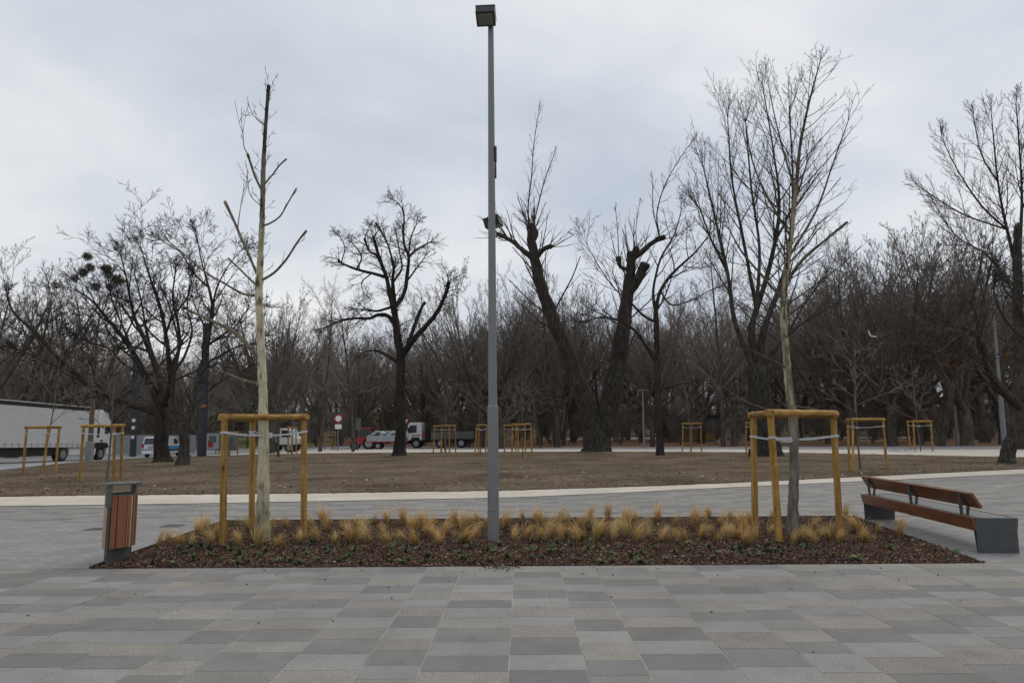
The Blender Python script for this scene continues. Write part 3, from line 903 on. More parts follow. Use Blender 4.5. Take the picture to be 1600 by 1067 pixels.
def tilted_board(name, y0, y1, pt, pb, th, mat):
    # cross-section given by top and bottom points in x,z
    t = Vector((pt[0], 0, pt[1])); b = Vector((pb[0], 0, pb[1]))
    n = (t - b).cross(Vector((0, 1, 0))).normalized() * th / 2
    pol = [(t + n), (t - n), (b - n), (b + n)]
    return MB().prism([(p.x, p.z) for p in pol], y0, y1, 'y').build(name, mat, bc, bevel=0.004)
tilted_board('side_board', 0.004, BLN - 0.004, (-0.028, SH + 0.002), (0.004, SH - 0.165), 0.04, MT['bench_wood'])
tilted_board('side_board', 0.004, BLN - 0.004, (BWD + 0.012, SH + 0.0), (BWD - 0.012, SH - 0.165), 0.04, MT['bench_wood'])
for i in range(9):
    x = 0.045 + (BWD - 0.09) * i / 8
    MB().bbox(x - 0.016, x + 0.016, 0.12, BLN - 0.12, SH - 0.030, SH - 0.002).build('seat_slat', MT['slat_steel'], bc, bevel=0.004)
for y in (0.6, BLN / 2, BLN - 0.6):
    MB().bbox(0.025, BWD - 0.03, y - 0.02, y + 0.02, SH - 0.08, SH - 0.032).build('cross_bar', MT['steel_dark'], bc)
pts_b = []
for (px, py) in ((1501, 804), (1426, 787), (1364.6, 773)):
    p = GZ(px, py, SH); pts_b.append(p)
print('BRK', pts_b)
binv = bc.matrix_basis.inverted() if False else (Matrix.Translation((BX0, BY0, 0)) @ Matrix.Rotation(-bang, 4, 'Z')).inverted()
lb = [binv @ p for p in pts_b]
bxm = sum(p.x for p in lb) / 3
tp = binv @ PY(1503.7, 764, pts_b[0].y - 0.25); bt = binv @ PY(1515.6, 789.5, pts_b[0].y - 0.25)
print('BACK local', lb, tp, bt)
tt = (bxm - 0.02, 0.775); bb = (bxm + 0.10, 0.575)
backy0 = lb[0].y - 0.26; backy1 = lb[2].y + 0.30
tilted_board('backrest', backy0, backy1, tt, bb, 0.042, MT['bench_wood'])
for p in lb:
    m = MB()
    dv = Vector((tt[0] - bb[0], 0, tt[1] - bb[1])).normalized()
    off = Vector((-dv.z, 0, dv.x)) * 0.033 if (Vector((-dv.z, 0, dv.x)).x < 0) else Vector((dv.z, 0, -dv.x)) * 0.033
    topo = Vector((tt[0], 0, tt[1])) + off - dv * 0.02
    boto = Vector((bb[0], 0, bb[1])) + off + dv * 0.02
    base = Vector((bxm + 0.0, 0, SH - 0.02))
    def bar(a, b, w, th):
        d = (b - a); L = d.length; an = math.atan2(d.x, d.z)
        m.box((a + b) / 2 + Vector((0, p.y, 0)), (th, w, L), Matrix.Rotation(an, 3, 'Y'))
    bar(base + Vector((-0.02, 0, 0)), topo, 0.045, 0.026)
    bar(base + Vector((0.05, 0, 0)), boto + Vector((0.01, 0, 0.0)), 0.045, 0.024)
    bar(topo, boto, 0.045, 0.012)
    m.build('back_bracket', MT['steel_dark'], bc, bevel=0.002)
# ------------------------------------------------------------------ feather grass and small rosettes
def px_of(p):
    q = CM.transposed() @ (Vector(p) - CAM)
    return W / 2 + F * q.x / -q.z, H / 2 - F * q.y / -q.z

def blade_mat():
    t = NT('dry_feather_grass')
    tc = t.n('ShaderNodeTexCoord'); sx = t.n('ShaderNodeSeparateXYZ')
    t.l(tc.outputs['Object'], sx.inputs[0])
    mr = t.n('ShaderNodeMapRange'); mr.inputs['From Max'].default_value = 0.33
    t.l(sx.outputs['Z'], mr.inputs['Value'])
    cc = t.ramp(mr.outputs['Result'], [(0.0, (0.19, 0.165, 0.065)), (0.2, (0.45, 0.325, 0.13)), (0.55, (0.70, 0.495, 0.225)), (1.0, (0.80, 0.595, 0.33))])
    at = t.n('ShaderNodeAttribute', attribute_name='Col')
    cc = t.mix(1.0, cc, at.outputs['Color'], 'MULTIPLY')
    oi = t.n('ShaderNodeObjectInfo')
    cc = t.mix(1.0, cc, t.ramp(oi.outputs['Random'], [(0, (0.85, 0.93, 0.8)), (0.3, (1, 0.96, 0.95)), (1, (1.12, 1.0, 0.92))]), 'MULTIPLY')
    return t.fin(cc, 0.75, 0, 0.15)
MT['blade'] = blade_mat()

def tuft_mesh(seed, n=210, h=0.36, lean=0.3, spread=0.5):
    rg = random.Random(seed)
    V = []; Q = []; C = []
    la = rg.uniform(-0.5, 0.5) + (0 if rg.random() < 0.6 else PI)
    for i in range(n):
        az = rg.uniform(0, 2 * PI)
        out = abs(rg.gauss(0, spread * 0.52))
        d = Vector((math.cos(az) * out, math.sin(az) * out, 1)).normalized()
        p = Vector((math.cos(az) * 0.022 * rg.random(), math.sin(az) * 0.022 * rg.random(), -0.01))
        L = h * rg.uniform(0.5, 1.18) * (1 - out * 0.2)
        bend = Vector((math.cos(la), math.sin(la) * .6, -0.45)) * (lean + .25) * rg.uniform(0.3, 1.5) + Vector((math.cos(az), math.sin(az), -0.5)) * (out * 0.5 + .1)
        w = rg.uniform(0.0020, 0.0038)
        sd = Vector((-math.sin(az + rg.uniform(-.8, .8)), math.cos(az), 0)).normalized()
        ns = 5; base = len(V)
        sh = rg.choice((0.5, 0.75, 0.95, 1.1, 1.25))
        for k in range(ns + 1):
            ww = w * (1 - 0.8 * k / ns)
            V += [p - sd * ww, p + sd * ww]; C += [(sh, sh, sh * rg.uniform(.9, 1.05))] * 2
            d = (d + bend * 0.55 * (k + 0.3) / ns).normalized()
            p = p + d * L / ns
        for k in range(ns):
            a = base + 2 * k
            Q.append((a, a + 1, a + 3, a + 2))
    return np.array([tuple(v) for v in V]), np.array(Q), np.array(C)

TUFT_A = [(10,350),(125,355),(85,245),(180,225),(265,330),(375,325),(350,235),(415,205),(440,245),(485,330),(545,235),(580,310),(600,330),(625,215),(660,225),(665,305),(700,325),(735,210),(770,240),(820,205),(820,325),(785,275),(930,215),(915,310),(965,240),(990,255),(990,332),(1040,215),(1075,280),(1105,300),(1115,210),(1150,335),(1180,270),(1240,225),(1250,298),(1300,325),(1310,215),(1335,220),(1365,290),(1385,185),(1420,245),(1440,205),(1290,245)]
TUFT_B = [(120,240),(175,315),(235,195),(255,300),(300,195),(345,220),(340,320),(400,295),(450,225),(485,190),(455,270),(465,322),(515,205),(510,270),(570,325),(605,310),(570,235),(605,240),(645,190),(660,230),(690,315),(720,285),(760,180),(790,320),(800,240),(855,185),(850,250),(890,220),(930,190),(935,320),(880,290),(985,245),(1015,290),(1040,190),(1075,190),(1105,315),(1185,220),(1190,295),(1245,325),(1290,175),(1310,245),(1320,205),(1355,300),(1390,165),(1375,200),(1410,275),(1440,325),(1465,215),(1495,310),(1515,170),(1560,290),(1520,205),(1590,235)]
TUFT_C = [(180,215),(160,270),(215,315),(210,250),(230,185),(270,290),(365,190),(355,255),(480,305),(515,290),(560,270),(595,230),(610,305),(630,190),(650,260),(705,245),(745,295),(790,160),(690,290),(860,235),(880,295),(905,295),(970,245),(1095,262)]
TUFT_D = [(610,605),(680,565),(800,595),(890,595),(1035,595),(1075,540),(1240,430),(1250,600),(1330,475),(985,470),(930,520)]
ROS_A = [(215,350),(60,380),(100,405),(240,400),(300,378),(315,405),(350,330),(430,365),(455,340),(455,395),(540,340),(515,378),(520,430),(580,410),(610,380),(640,460),(760,352),(850,370),(880,348),(850,405),(830,437),(935,388),(905,458),(945,435),(1055,440),(1025,368),(1075,410),(1205,378),(1180,437),(1270,330),(1330,357),(1275,405),(1290,422),(1390,345),(1450,368),(1490,390),(1360,458),(1465,458),(1570,422),(1525,340),(140,445),(215,440),(250,465),(390,443),(435,462),(5,405)]
ROS_B = [(85,340),(50,393),(205,352),(290,325),(320,380),(350,415),(270,395),(275,420),(185,452),(130,422),(400,395),(415,355),(450,330),(440,385),(480,380),(530,345),(555,437),(620,385),(635,368),(650,337),(695,365),(725,445),(760,395),(815,412),(795,450),(850,368),(870,335),(905,408),(965,390),(960,440),(990,432),(1030,402),(1055,362),(1130,447),(1165,345),(1175,383),(1265,355),(1275,382),(1340,400),(1390,355),(1245,425),(1425,425),(1440,398),(1465,375),(1545,360),(1580,352),(1590,390)]
ROS_C = [(130,335),(165,325),(180,362),(250,355),(220,385),(290,335),(290,385),(335,318),(385,400),(370,360),(400,340),(420,380),(460,322),(555,335),(520,345),(610,375),(620,390),(660,355),(715,385),(790,360),(840,340),(850,398),(905,385),(1045,345),(1050,380),(1310,345),(1425,370),(1060,318)]
ROS_D = [(570,680),(550,740),(700,705),(790,620),(800,660),(830,670),(890,710),(945,608),(870,690),(870,612),(1010,628),(1020,690),(990,740),(1100,725),(1140,625),(1190,650),(1260,685),(1290,630),(1280,715),(1330,730),(1375,680),(1370,608),(1385,750),(1470,650),(1205,760),(685,765)]
def allpx(A, B, C, D):
    return [(400 + x / 4, 770 + y / 4) for x, y in A] + [(760 + x / 4, 770 + y / 4) for x, y in B] + [(1110 + x / 3.72, 770 + y / 3.72) for x, y in C] + [(130 + x / 5.16, 740 + y / 5.16) for x, y in D]

ZONES = [(345, 'left of the plane tree'), (480, 'around the plane tree'), (620, 'left of bed centre'), (765, 'just left of the lamp post'), (900, 'just right of the lamp post'), (1040, 'right of bed centre'), (1165, 'left of the right stakes'), (1320, 'around the right hand tree'), (1700, 'nearest the bench')]
def zone(px):
    for z, n in ZONES:
        if px < z: return n
protos = []
for s, (h, le, sp, n) in enumerate([(0.37, 0.6, 0.55, 185), (0.36, 1.1, 0.46, 170), (0.38, 0.35, 0.45, 170), (0.33, 1.6, 0.52, 150), (0.27, 0.5, 0.7, 135), (0.37, 0.9, 0.85, 200), (0.22, 0.7, 0.55, 95)]):
    v, q, c = tuft_mesh(40 + s, n, h, le, sp)
    protos.append((v, q, c))
pr_obj = [None] * len(protos)
rt = random.Random(12)
for (px, py) in allpx(TUFT_A, TUFT_B, TUFT_C, TUFT_D):
    p = G(px, py)
    a, b = bed_x(p.y)
    z = bed_z(p.x, p.y) if (a < p.x < b and YF < p.y < YB) else 0.0
    k = rt.choices(range(7), [3, 3, 3, 2, 2, 3, 2])[0]
    row = 'back' if py < 826 else 'front'
    look = ['upright golden', 'leaning blond', 'tall narrow golden', 'flattened blond', 'short bushy golden', 'wide spraying golden', 'very small blond'][k]
    lab = f'{look} feather grass tuft in the {row} rows {zone(px)}'
    if px > 1395:
        lab = 'lone blond feather grass tuft on the bed edge beside the bench'; k = 2
    if pr_obj[k] is None:
        v, q, c = protos[k]
        o = fast_mesh('grass_tuft', v, q, MT['blade'], colors=c)
        pr_obj[k] = o
    else:
        o = pr_obj[k].copy(); col.objects.link(o)
    o.location = (p.x, p.y, z)
    o.rotation_euler = (rt.uniform(-.12, .12), rt.uniform(-.15, .15), rt.choice((0, 0, PI)) + rt.uniform(-1.0, 1.0))
    s = rt.uniform(0.70, 1.16); o.scale = (s, s, s * rt.uniform(0.9, 1.1))
    tag(o, lab, 'grass tuft', 'feather grass tufts in the mulch bed ' + row + ' ' + look + ' ' + zone(px) if px <= 1395 else None)

def rosette(seed):
    rg = random.Random(seed)
    V = []; Q = []; C = []
    for i in range(rg.randint(16, 24)):
        az = i * 2.4 + rg.uniform(-.3, .3); el = rg.uniform(0.25, 1.1); L = rg.uniform(0.05, 0.105); w = rg.uniform(0.008, 0.014)
        d = Vector((math.cos(az) * math.cos(el), math.sin(az) * math.cos(el), math.sin(el)))
        sd = Vector((-math.sin(az), math.cos(az), 0)); p = Vector((d.x, d.y, 0)) * 0.008
        b = len(V); sh = rg.uniform(0.6, 1.35); g = rg.random()
        c0 = Vector((0.062, 0.098, 0.028)) * sh if g < 0.8 else Vector((0.11, 0.115, 0.045)) * sh
        for k, ww in enumerate((0.35, 1.0, 0.85, 0.1)):
            V += [p - sd * w * ww, p + sd * w * ww]; C += [tuple(c0 * (0.75 + 0.18 * k))] * 2
            p = p + d * L / 3; d = (d + Vector((0, 0, -0.28))).normalized()
        for k in range(3):
            a = b + 2 * k; Q.append((a, a + 1, a + 3, a + 2))
    return np.array([tuple(v) for v in V]), np.array(Q), np.array(C)
MT['leaf'] = attr_mat('rosette_leaf', 0.6, 20, 0.25)
ros_obj = []
for i, (px, py) in enumerate(allpx(ROS_A, ROS_B, ROS_C, ROS_D)):
    p = G(px, py)
    if not (YF + .04 < p.y < YB): p.y = max(p.y, YF + 0.12)
    if i < 5:
        v, q, c = rosette(70 + i)
        o = fast_mesh('leaf_rosette', v, q, MT['leaf'], colors=c); ros_obj.append(o)
    else:
        o = rt.choice(ros_obj).copy(); col.objects.link(o)
    o.location = (p.x, p.y, bed_z(p.x, p.y) + 0.012)
    o.rotation_euler = (0, 0, rt.uniform(0, 6.28)); s = rt.uniform(0.55, 1.2); o.scale = (s, s, s)
    big = 'large' if s > 1.0 else 'small' if s < 0.75 else 'medium'
    rw = 'at the front edge' if py > 874 else 'in the middle rows' if py > 860 else 'nearest the grasses'
    tag(o, f'{big} low green leaf rosette {rw} {zone(px)}', 'ground plant', f'{big} green rosettes in the mulch {rw} {zone(px)}')

MT['hose'] = mk('black_hose', (0.018, 0.018, 0.02), 0.45, 0.2, 10)
HZ = [([(468, 857), (485, 855), (505, 855.5), (522, 858)], 'short black drip hose curving out of the mulch right of the plane tree'),
      ([(622, 856), (640, 855.5), (660, 856.5), (684, 858.5)], 'black drip hose lying on the mulch midway between plane tree and lamp post'),
      ([(1195, 856), (1215, 852), (1240, 854.5), (1268, 858)], 'black drip hose arching round the front stake of the right tree'),
      ([(1180, 867), (1210, 865.5), (1250, 866.5)], 'straight black drip hose in front of the right hand stakes'),
      ([(1296, 878.5), (1325, 877.7), (1350, 878.2)], 'black drip hose at the front edge right of the stakes'),
      ([(912, 831), (935, 831.5), (962, 832)], 'black drip hose among the grass tufts right of the lamp post'),
      ([(538, 870), (552, 868.5), (568, 869.5)], 'short piece of black drip hose near the front left of the bed'),
      ([(1082, 857), (1095, 856), (1110, 857.5)], 'short black drip hose among rosettes left of the right hand stakes'),
      ([(990, 840), (1010, 839.5), (1025, 840)], 'short black drip hose between grass tufts in the right middle of the bed')]
for pts, lab in HZ:
    ps = []
    for i, (x, y) in enumerate(pts):
        g = G(x, y)
        if g.y < YF + 0.03: g.y = YF + 0.06
        z = bed_z(g.x, g.y) + (0.014 if 0 < i < len(pts) - 1 else 0.0)
        ps.append((Vector((g.x, g.y, z + 0.006)), 0.010))
    sm = catmull(ps, 6)
    o = MB().path([a for a, _ in sm], 0.010, 8).build('irrigation_hose', MT['hose'])
    tag(o, lab, 'hose')

# ------------------------------------------------------------------ stake frames round the young trees
def stake_frame(bases, label, tree_xy, height=1.86, group='wooden stake frames round young trees', r=0.045, tree_h=1.62, splay=0.07, rails=True, tr=0.06, lean=None):
    c = sum((Vector((b[0], b[1], 0)) for b in bases), Vector()) / len(bases)
    gz = sum(zt(b[0], b[1]) for b in bases) / len(bases)
    t = thing('tree_stake_frame', label, 'stake frame', (c.x, c.y, gz), 0, group)
    tops = []
    for i, b in enumerate(bases):
        bv = Vector((b[0] - c.x, b[1] - c.y, zt(b[0], b[1]) - gz - 0.05))
        tv = Vector((bv.x * (1 - splay), bv.y * (1 - splay), height))
        if len(b) > 2: tv = Vector((b[2] - c.x, b[3] - c.y, height))
        tops.append(tv)
        n = 14 if r > 0.04 else 10
        MB().tube(bv, tv, r * 1.06, r * 0.98, n).build('stake', MT['stake'], t)
    m = len(tops)
    if rails:
        for i in range(m):
            a, b = tops[i], tops[(i + 1) % m]
            d = (b - a).normalized()
            dz = (0.0, 0.012, -0.015)[i % 3]
            MB().tube(a - d * 0.08 + UP * (r * .8 + dz), b + d * 0.08 + UP * (r * .8 + dz), r, r * 0.96, 14 if r > .04 else 10).build('rail', MT['rail'], t)
    # white webbing from each stake to the trunk
    s = MB()
    tv = Vector((tree_xy[0] - c.x, tree_xy[1] - c.y, 0))
    for i, tp in enumerate(tops):
        k = tree_h / height
        a = Vector((bases[i][0] - c.x, bases[i][1] - c.y, 0)).lerp(tp, k); a.z = tree_h + 0.03
        b = Vector((tv.x, tv.y, tree_h - 0.03))
        d = (b - a); d.z = 0; d.normalize(); sd = Vector((-d.y, d.x, 0))
        for sg in (1, -1):
            p0 = a + sd * sg * r * 1.02 - d * r; p1 = b + sd * sg * tr * 1.02 + d * tr * 0.4
            mid = (p0 + p1) / 2 - UP * 0.012
            for (u, v) in ((p0, mid), (mid, p1)):
                s.add([u - UP * .012, v - UP * .012, v + UP * .012, u + UP * .012, u - UP * .012 + sd * .003, v - UP * .012 + sd * .003, v + UP * .012 + sd * .003, u + UP * .012 + sd * .003],
                      [(0, 1, 2, 3), (7, 6, 5, 4), (3, 2, 6, 7), (4, 5, 1, 0)])
        s.tube(a - UP * .018, a + UP * .018, r * 1.09, r * 1.09, 12, False)
    for dz in (-0.045, 0.0):
        s.tube(Vector((tv.x, tv.y, tree_h - 0.018 + dz)), Vector((tv.x, tv.y, tree_h + 0.02 + dz)), tr * 1.10, tr * 1.10, 14, False)
    s.build('tie_strap', MT['strap'], t, recalc=False)
    return t

def gxy(px, py):
    p = G(px, py); return (p.x, p.y)
def frame_px(pxs, label, tree, **kw):
    bs = []
    for e in pxs:
        p = G(e[0], e[1])
        if len(e) > 2:
            q = PY(e[2], 652, p.y - 0.0); bs.append((p.x, p.y, q.x, p.y + (0.0)))
        else: bs.append((p.x, p.y))
    return stake_frame(bs, label, tree, **kw)
PT = G(410, 846); YT = G(1237, 838)
frame_px([(348, 857, 351), (475, 841, 475), (393.5, 831, 394.5)], 'large pine stake frame round the mottled plane tree in the mulch bed', (PT.x, PT.y), height=1.86, tree_h=1.64, tr=0.085, r=0.048, group=None)
frame_px([(1180, 834, 1177), (1218, 851, 1204), (1312.5, 833, 1302)], 'large pine stake frame round the grey barked tree at the right of the bed', (YT.x, YT.y), height=1.84, tree_h=1.50, tr=0.085, r=0.05, group=None)
FR_L = [([(124, 755, 131.6), (189, 753, 192), (178, 753.7, 180)], 'pine stake frame on the soil right behind the litter bin', (166, 755)),
        ([(35.5, 743.5, 43), (66.5, 743.5, 77), (86, 741, 94)], 'leftmost pine stake frame on the soil in front of the parked lorry', (65, 739)),
        ([(1327.6, 736, 1324), (1333.5, 738, 1331.6), (1385.5, 734.6, 1379.6)], 'pine stake frame on the soil behind the far end of the bench', (1344.7, 734.6)),
        ([(1422.6, 705, 1417.6), (1430, 705.6, 1426), (1457.5, 705.2, 1454)], 'pine stake frame on the pale gravel between the bench and the leaning tree', (1439, 705.2)),
        ([(1066.3, 705.7, 1066.5), (1079.4, 706.6, 1080), (1096.5, 706, 1094)], 'pine stake frame between the slender tree and the thick many stemmed tree', (1079.5, 705.8)),
        ([(1166, 709, 1165), (1188, 708.5, 1187), (1178, 706.5, 1178)], 'pine stake frame half hidden behind the large right hand frame', (1178, 707.5)),
        ([(799.6, 719, 801), (831.6, 716, 829), (821, 719, 820)], 'nearest pine stake frame right of the lamp post', (817, 717.6)),
        ([(788.3, 707, 788), (810, 706, 809), (806, 708, 806)], 'far pine stake frame just right of the lamp post, partly behind another', (800, 707)),
        ([(742, 712, 745), (747.6, 712.6, 748), (759, 708.5, 760)], 'pine stake frame just left of the lamp post', (751, 710.5)),
        ([(677, 707.3, 679), (690, 709, 690), (712, 707, 711)], 'wide pine stake frame in front of the flatbed lorry', (702, 707.5)),
        ([(689, 708.6, 690), (695, 707.2, 696), (702.5, 708.8, 702)], 'narrow pine stake frame overlapping the wide one before the flatbed lorry', (697, 708)),
        ([(507, 703.6, 508), (524, 703.6, 525), (521, 702.8, 521)], 'pine stake frame left of the round road sign', (518.5, 703.4)),
        ([(450, 709.3, 451), (457, 709.5, 457), (463, 708.6, 463)], 'pine stake frame in front of the white lorry on the left', (455, 708.8)),
        ([(371, 712, 372.6), (357, 713.6, 358), (349, 712, 350)], 'pine stake frame seen through the big plane tree frame', (358, 712.5))]
for pxs, lab, tr in FR_L:
    frame_px(pxs, lab, gxy(*tr), r=0.045, tr=0.04, splay=0.04)
for px, py, hh in ((1388, 706.5, 0.0),):
    p = G(px, py)
    m = MB(); prev = None
    pts = [Vector((p.x + i * 0.28, p.y + 0.2 * math.sin(i * 2.1), zt(p.x, p.y) + 0.06 + 0.07 * abs(math.sin(i * 1.7)))) for i in range(7)]
    for a, b in zip(pts[:-1], pts[1:]):
        m.add([a - UP * .05, b - UP * .05, b + UP * .06, a + UP * .06], [(0, 1, 2, 3)])
    tag(m.build('barrier_tape', MT['strap'], recalc=False), 'crumpled white barrier tape on the ground by the many stemmed tree', 'tape')
# ------------------------------------------------------------------ hero trees, traced
def zpt(ox, oy, f):
    return lambda x, y, r: (ox + x / f, oy + y / f, r / f)

def hero_tree(name, label, base_px, limbs, conv, S, mats, seed, name_limb='limb', depth=3.0, group=None, cat='tree', jit=0.12, tw=None, shoots=None, flare=1.25, rk=1.0, tk0=1.0):
    """limbs: list of (points, twig settings); the first is the trunk. Points are photo pixels + radius in pixels at the tree's depth."""
    rg = random.Random(seed)
    b = G(*base_px)
    root = thing(name, label, cat, (b.x, b.y, b.z), 0, group)
    org = Vector((b.x, b.y, b.z))
    ppm = F / (b.y * math.cos(PITCH))
    crown = Tubes()
    done = []
    for li, lm in enumerate(limbs):
        pts = lm['p']; n = len(pts)
        # start depth follows the parent limb at the nearest traced point
        y_start = 0.0; par = None
        if li > 0:
            x0, y0, _ = conv(*pts[0])
            best = 1e9
            for (qx, qy, qd) in done:
                dd = (qx - x0) ** 2 + (qy - y0) ** 2
                if dd < best: best = dd; y_start = qd; par = (qx, qy)
        dy_end = y_start + (0 if li == 0 else rg.uniform(-1, 1) * lm.get('dep', depth))
        P = []
        for i, pt in enumerate(pts):
            px, py, r = conv(*pt); r *= rk if li > 0 else tk0
            if li > 0 and i == 0: px, py = par
            t = i / max(1, n - 1)
            dy = y_start + (dy_end - y_start) * t ** 0.9
            w = PY(px, py, b.y + dy) - org
            P.append((w, max(0.006, r / ppm * (1 + dy / b.y))))
            done.append((px, py, dy))
        if li == 0:
            P[0] = (Vector((P[0][0].x, P[0][0].y, -0.02)), P[0][1] * flare)
            P.insert(0, (P[0][0] - Vector((0, 0, 0.5)), P[0][1] * 1.1))
        sm = catmull(P, lm.get('sub', 4))
        # roughen the outline a little
        sm = [(v + rvec(rg) * rr * jit, rr * rg.uniform(0.93, 1.08)) for v, rr in sm]
        for k in range(1, 4):
            qx, qy = None, None
        # register intermediate points for attachment depth
        for v, rr in sm[::2]:
            q = px_of(v + org); done.append((q[0], q[1], v.y + org.y - b.y))
        T = Tubes()
        big = sm[0][1]
        pp = [v for v, _ in sm]; rr = [x for _, x in sm]
        if lm.get('cut') and li > 0:
            for q_, kk in ((-1, 1.22), (-2, 1.25), (-3, 1.1)):
                rr[q_] *= kk
        if lm.get('cut'):
            pp.append(pp[-1] + (pp[-1] - pp[-2]).normalized() * rr[-1] * .15); rr.append(rr[-1] * 0.8)
            pp.append(pp[-1] + (pp[-1] - pp[-2]) * 0.1); rr.append(0.004)
        T.add(pp, rr, 14 if big > 0.3 else 10 if big > 0.08 else 7)
        T.build('trunk' if li == 0 else name_limb, mats[0] if li == 0 or len(mats) < 3 else mats[2], root)
        dirs = [(sm[min(i + 1, len(sm) - 1)][0] - sm[max(0, i - 1)][0]).normalized() for i in range(len(sm))]
        L = sum((a[0] - c[0]).length for a, c in zip(sm[:-1], sm[1:]))
        s2 = lm.get('S', S)
        if s2 and lm.get('n', 1) > 0:
            TBp = (crown, crown)
            spawn(TBp, rg, [v for v, _ in sm], dirs, rr[:len(sm)], lm.get('L', min(s2.get('LM', 9), max(s2.get('Lmin', 1.2), s2.get('Lk', 0.42) * L))), 0, s2, t0=lm.get('t0', 0.35), nc=max(1, int(lm.get('n', 1) * L * s2['dens'])), kl=lm.get('kl', 1.0))
            if not lm.get('cut'):
                for q in range(3):
                    grow(TBp, rg, sm[-1][0], tilt(dirs[-1], R(rg.uniform(5, 30)), rg.uniform(0, 6.28)), lm.get('tip', lm.get('L', s2.get('Lmin', 1.6) * 1.3) * s2.get('tk', 0.6)) * rg.uniform(.6, 1.1), max(s2['rmin'], rr[len(sm) - 1] * .8), 1, s2)
    cr = crown.build('crown', mats[1], root)
    return root, org, crown

# general twig settings for old park trees
S_OAK = dict(seg=[4, 4, 3, 2, 2], wander=[0.16, 0.2, 0.24, 0.26, 0.25], up=[0.04, 0.05, 0.04, 0.03, 0.02], taper=[0.3, 0.3, 0.35, 0.5, 0.5], nc=[6, 6, 5, 4, 0], t0=[0.3, 0.2, 0.15, 0.1, 0],
             ang=[(35, 65), (30, 65), (25, 60), (25, 55), (0, 0)], ratio=[0.75, 0.6, 0.55, 0.5, 0.5], rr=[0.55, 0.6, 0.65, 0.7, 0.7], rmin=0.0075, split=9, shape=0.2, dens=2.0, minz=-0.45, fat=0.028)
S_OAK4 = dict(S_OAK); S_OAK4.update(seg=[4, 4, 3, 2], nc=[6, 6, 5, 0])
# ---- pollarded oak-like tree in the middle
z2 = zpt(400, 300, 2.4825)
T3 = [dict(p=[(556,1027,25),(558,980,22),(560,800,19),(563,700,18),(562,640,17),(548,560,15),(540,480,13),(535,420,10),(530,350,7),(535,300,5)], t0=0.55, n=0.7),
      dict(p=[(540,480,11),(520,400,9),(505,330,8),(480,260,7),(460,190,5),(455,175,5)], cut=1),
      dict(p=[(505,330,7),(450,315,6),(390,300,5),(330,275,4),(320,262,4)], cut=1),
      dict(p=[(545,460,10),(575,390,8),(588,310,7),(592,250,6),(575,205,5),(572,150,4),(572,75,3),(540,35,1.5)]),
      dict(p=[(592,250,5),(630,220,4),(675,195,2.5)]),
      dict(p=[(535,520,9),(510,480,8),(470,478,7),(440,490,6),(380,490,5),(310,505,3),(270,525,2)]),
      dict(p=[(520,455,6),(480,460,5),(445,460,4),(400,455,2)]),
      dict(p=[(565,640,14),(600,585,12),(650,530,10),(700,470,9),(735,400,7),(748,350,6)], cut=1, t0=0.6, n=0.8),
      dict(p=[(748,355,3),(765,335,2),(800,322,1.2)], n=0.5),
      dict(p=[(580,610,9),(600,560,8),(625,490,7),(645,445,6),(655,430,6)], cut=1, n=0.4),
      dict(p=[(553,665,9),(520,640,7),(480,620,5),(440,615,3),(410,625,1.5)], n=0.7),
      dict(p=[(505,340,5),(470,250,5),(440,230,4),(420,180,4)], cut=1),
      dict(p=[(525,300,5),(520,230,4),(500,180,4),(465,120,4)], cut=1),
      dict(p=[(330,275,3),(345,220,2),(330,180,1.5)]), dict(p=[(400,302,4),(410,250,3),(375,200,2)]), dict(p=[(585,240,4),(600,180,3),(620,130,2)]),
      dict(p=[(585,330,4),(620,300,3),(650,260,2)]), dict(p=[(440,312,3),(410,350,2.4),(415,385,1.4)]), dict(p=[(535,350,5),(565,300,4),(560,250,3),(545,170,2)])]
S_T3 = dict(S_OAK4); S_T3.update(ratio=[0.75, 0.6, 0.55, 0.5], dens=2.1, lmax=[1.6, 1.0, 0.7, 0.4], rmin=0.0070, Lmin=1.9, tk=0.35, nc=[6, 7, 5, 0], up=[0.0, -0.03, -0.05, -0.05])
hero_tree('park_tree', 'dark topped tree with knobbly lopped limbs standing alone left of the lamp post', (625, 712.5), T3, z2, S_T3, (MT['bark_dark'], MT['twig_dark']), 3, depth=2.2)

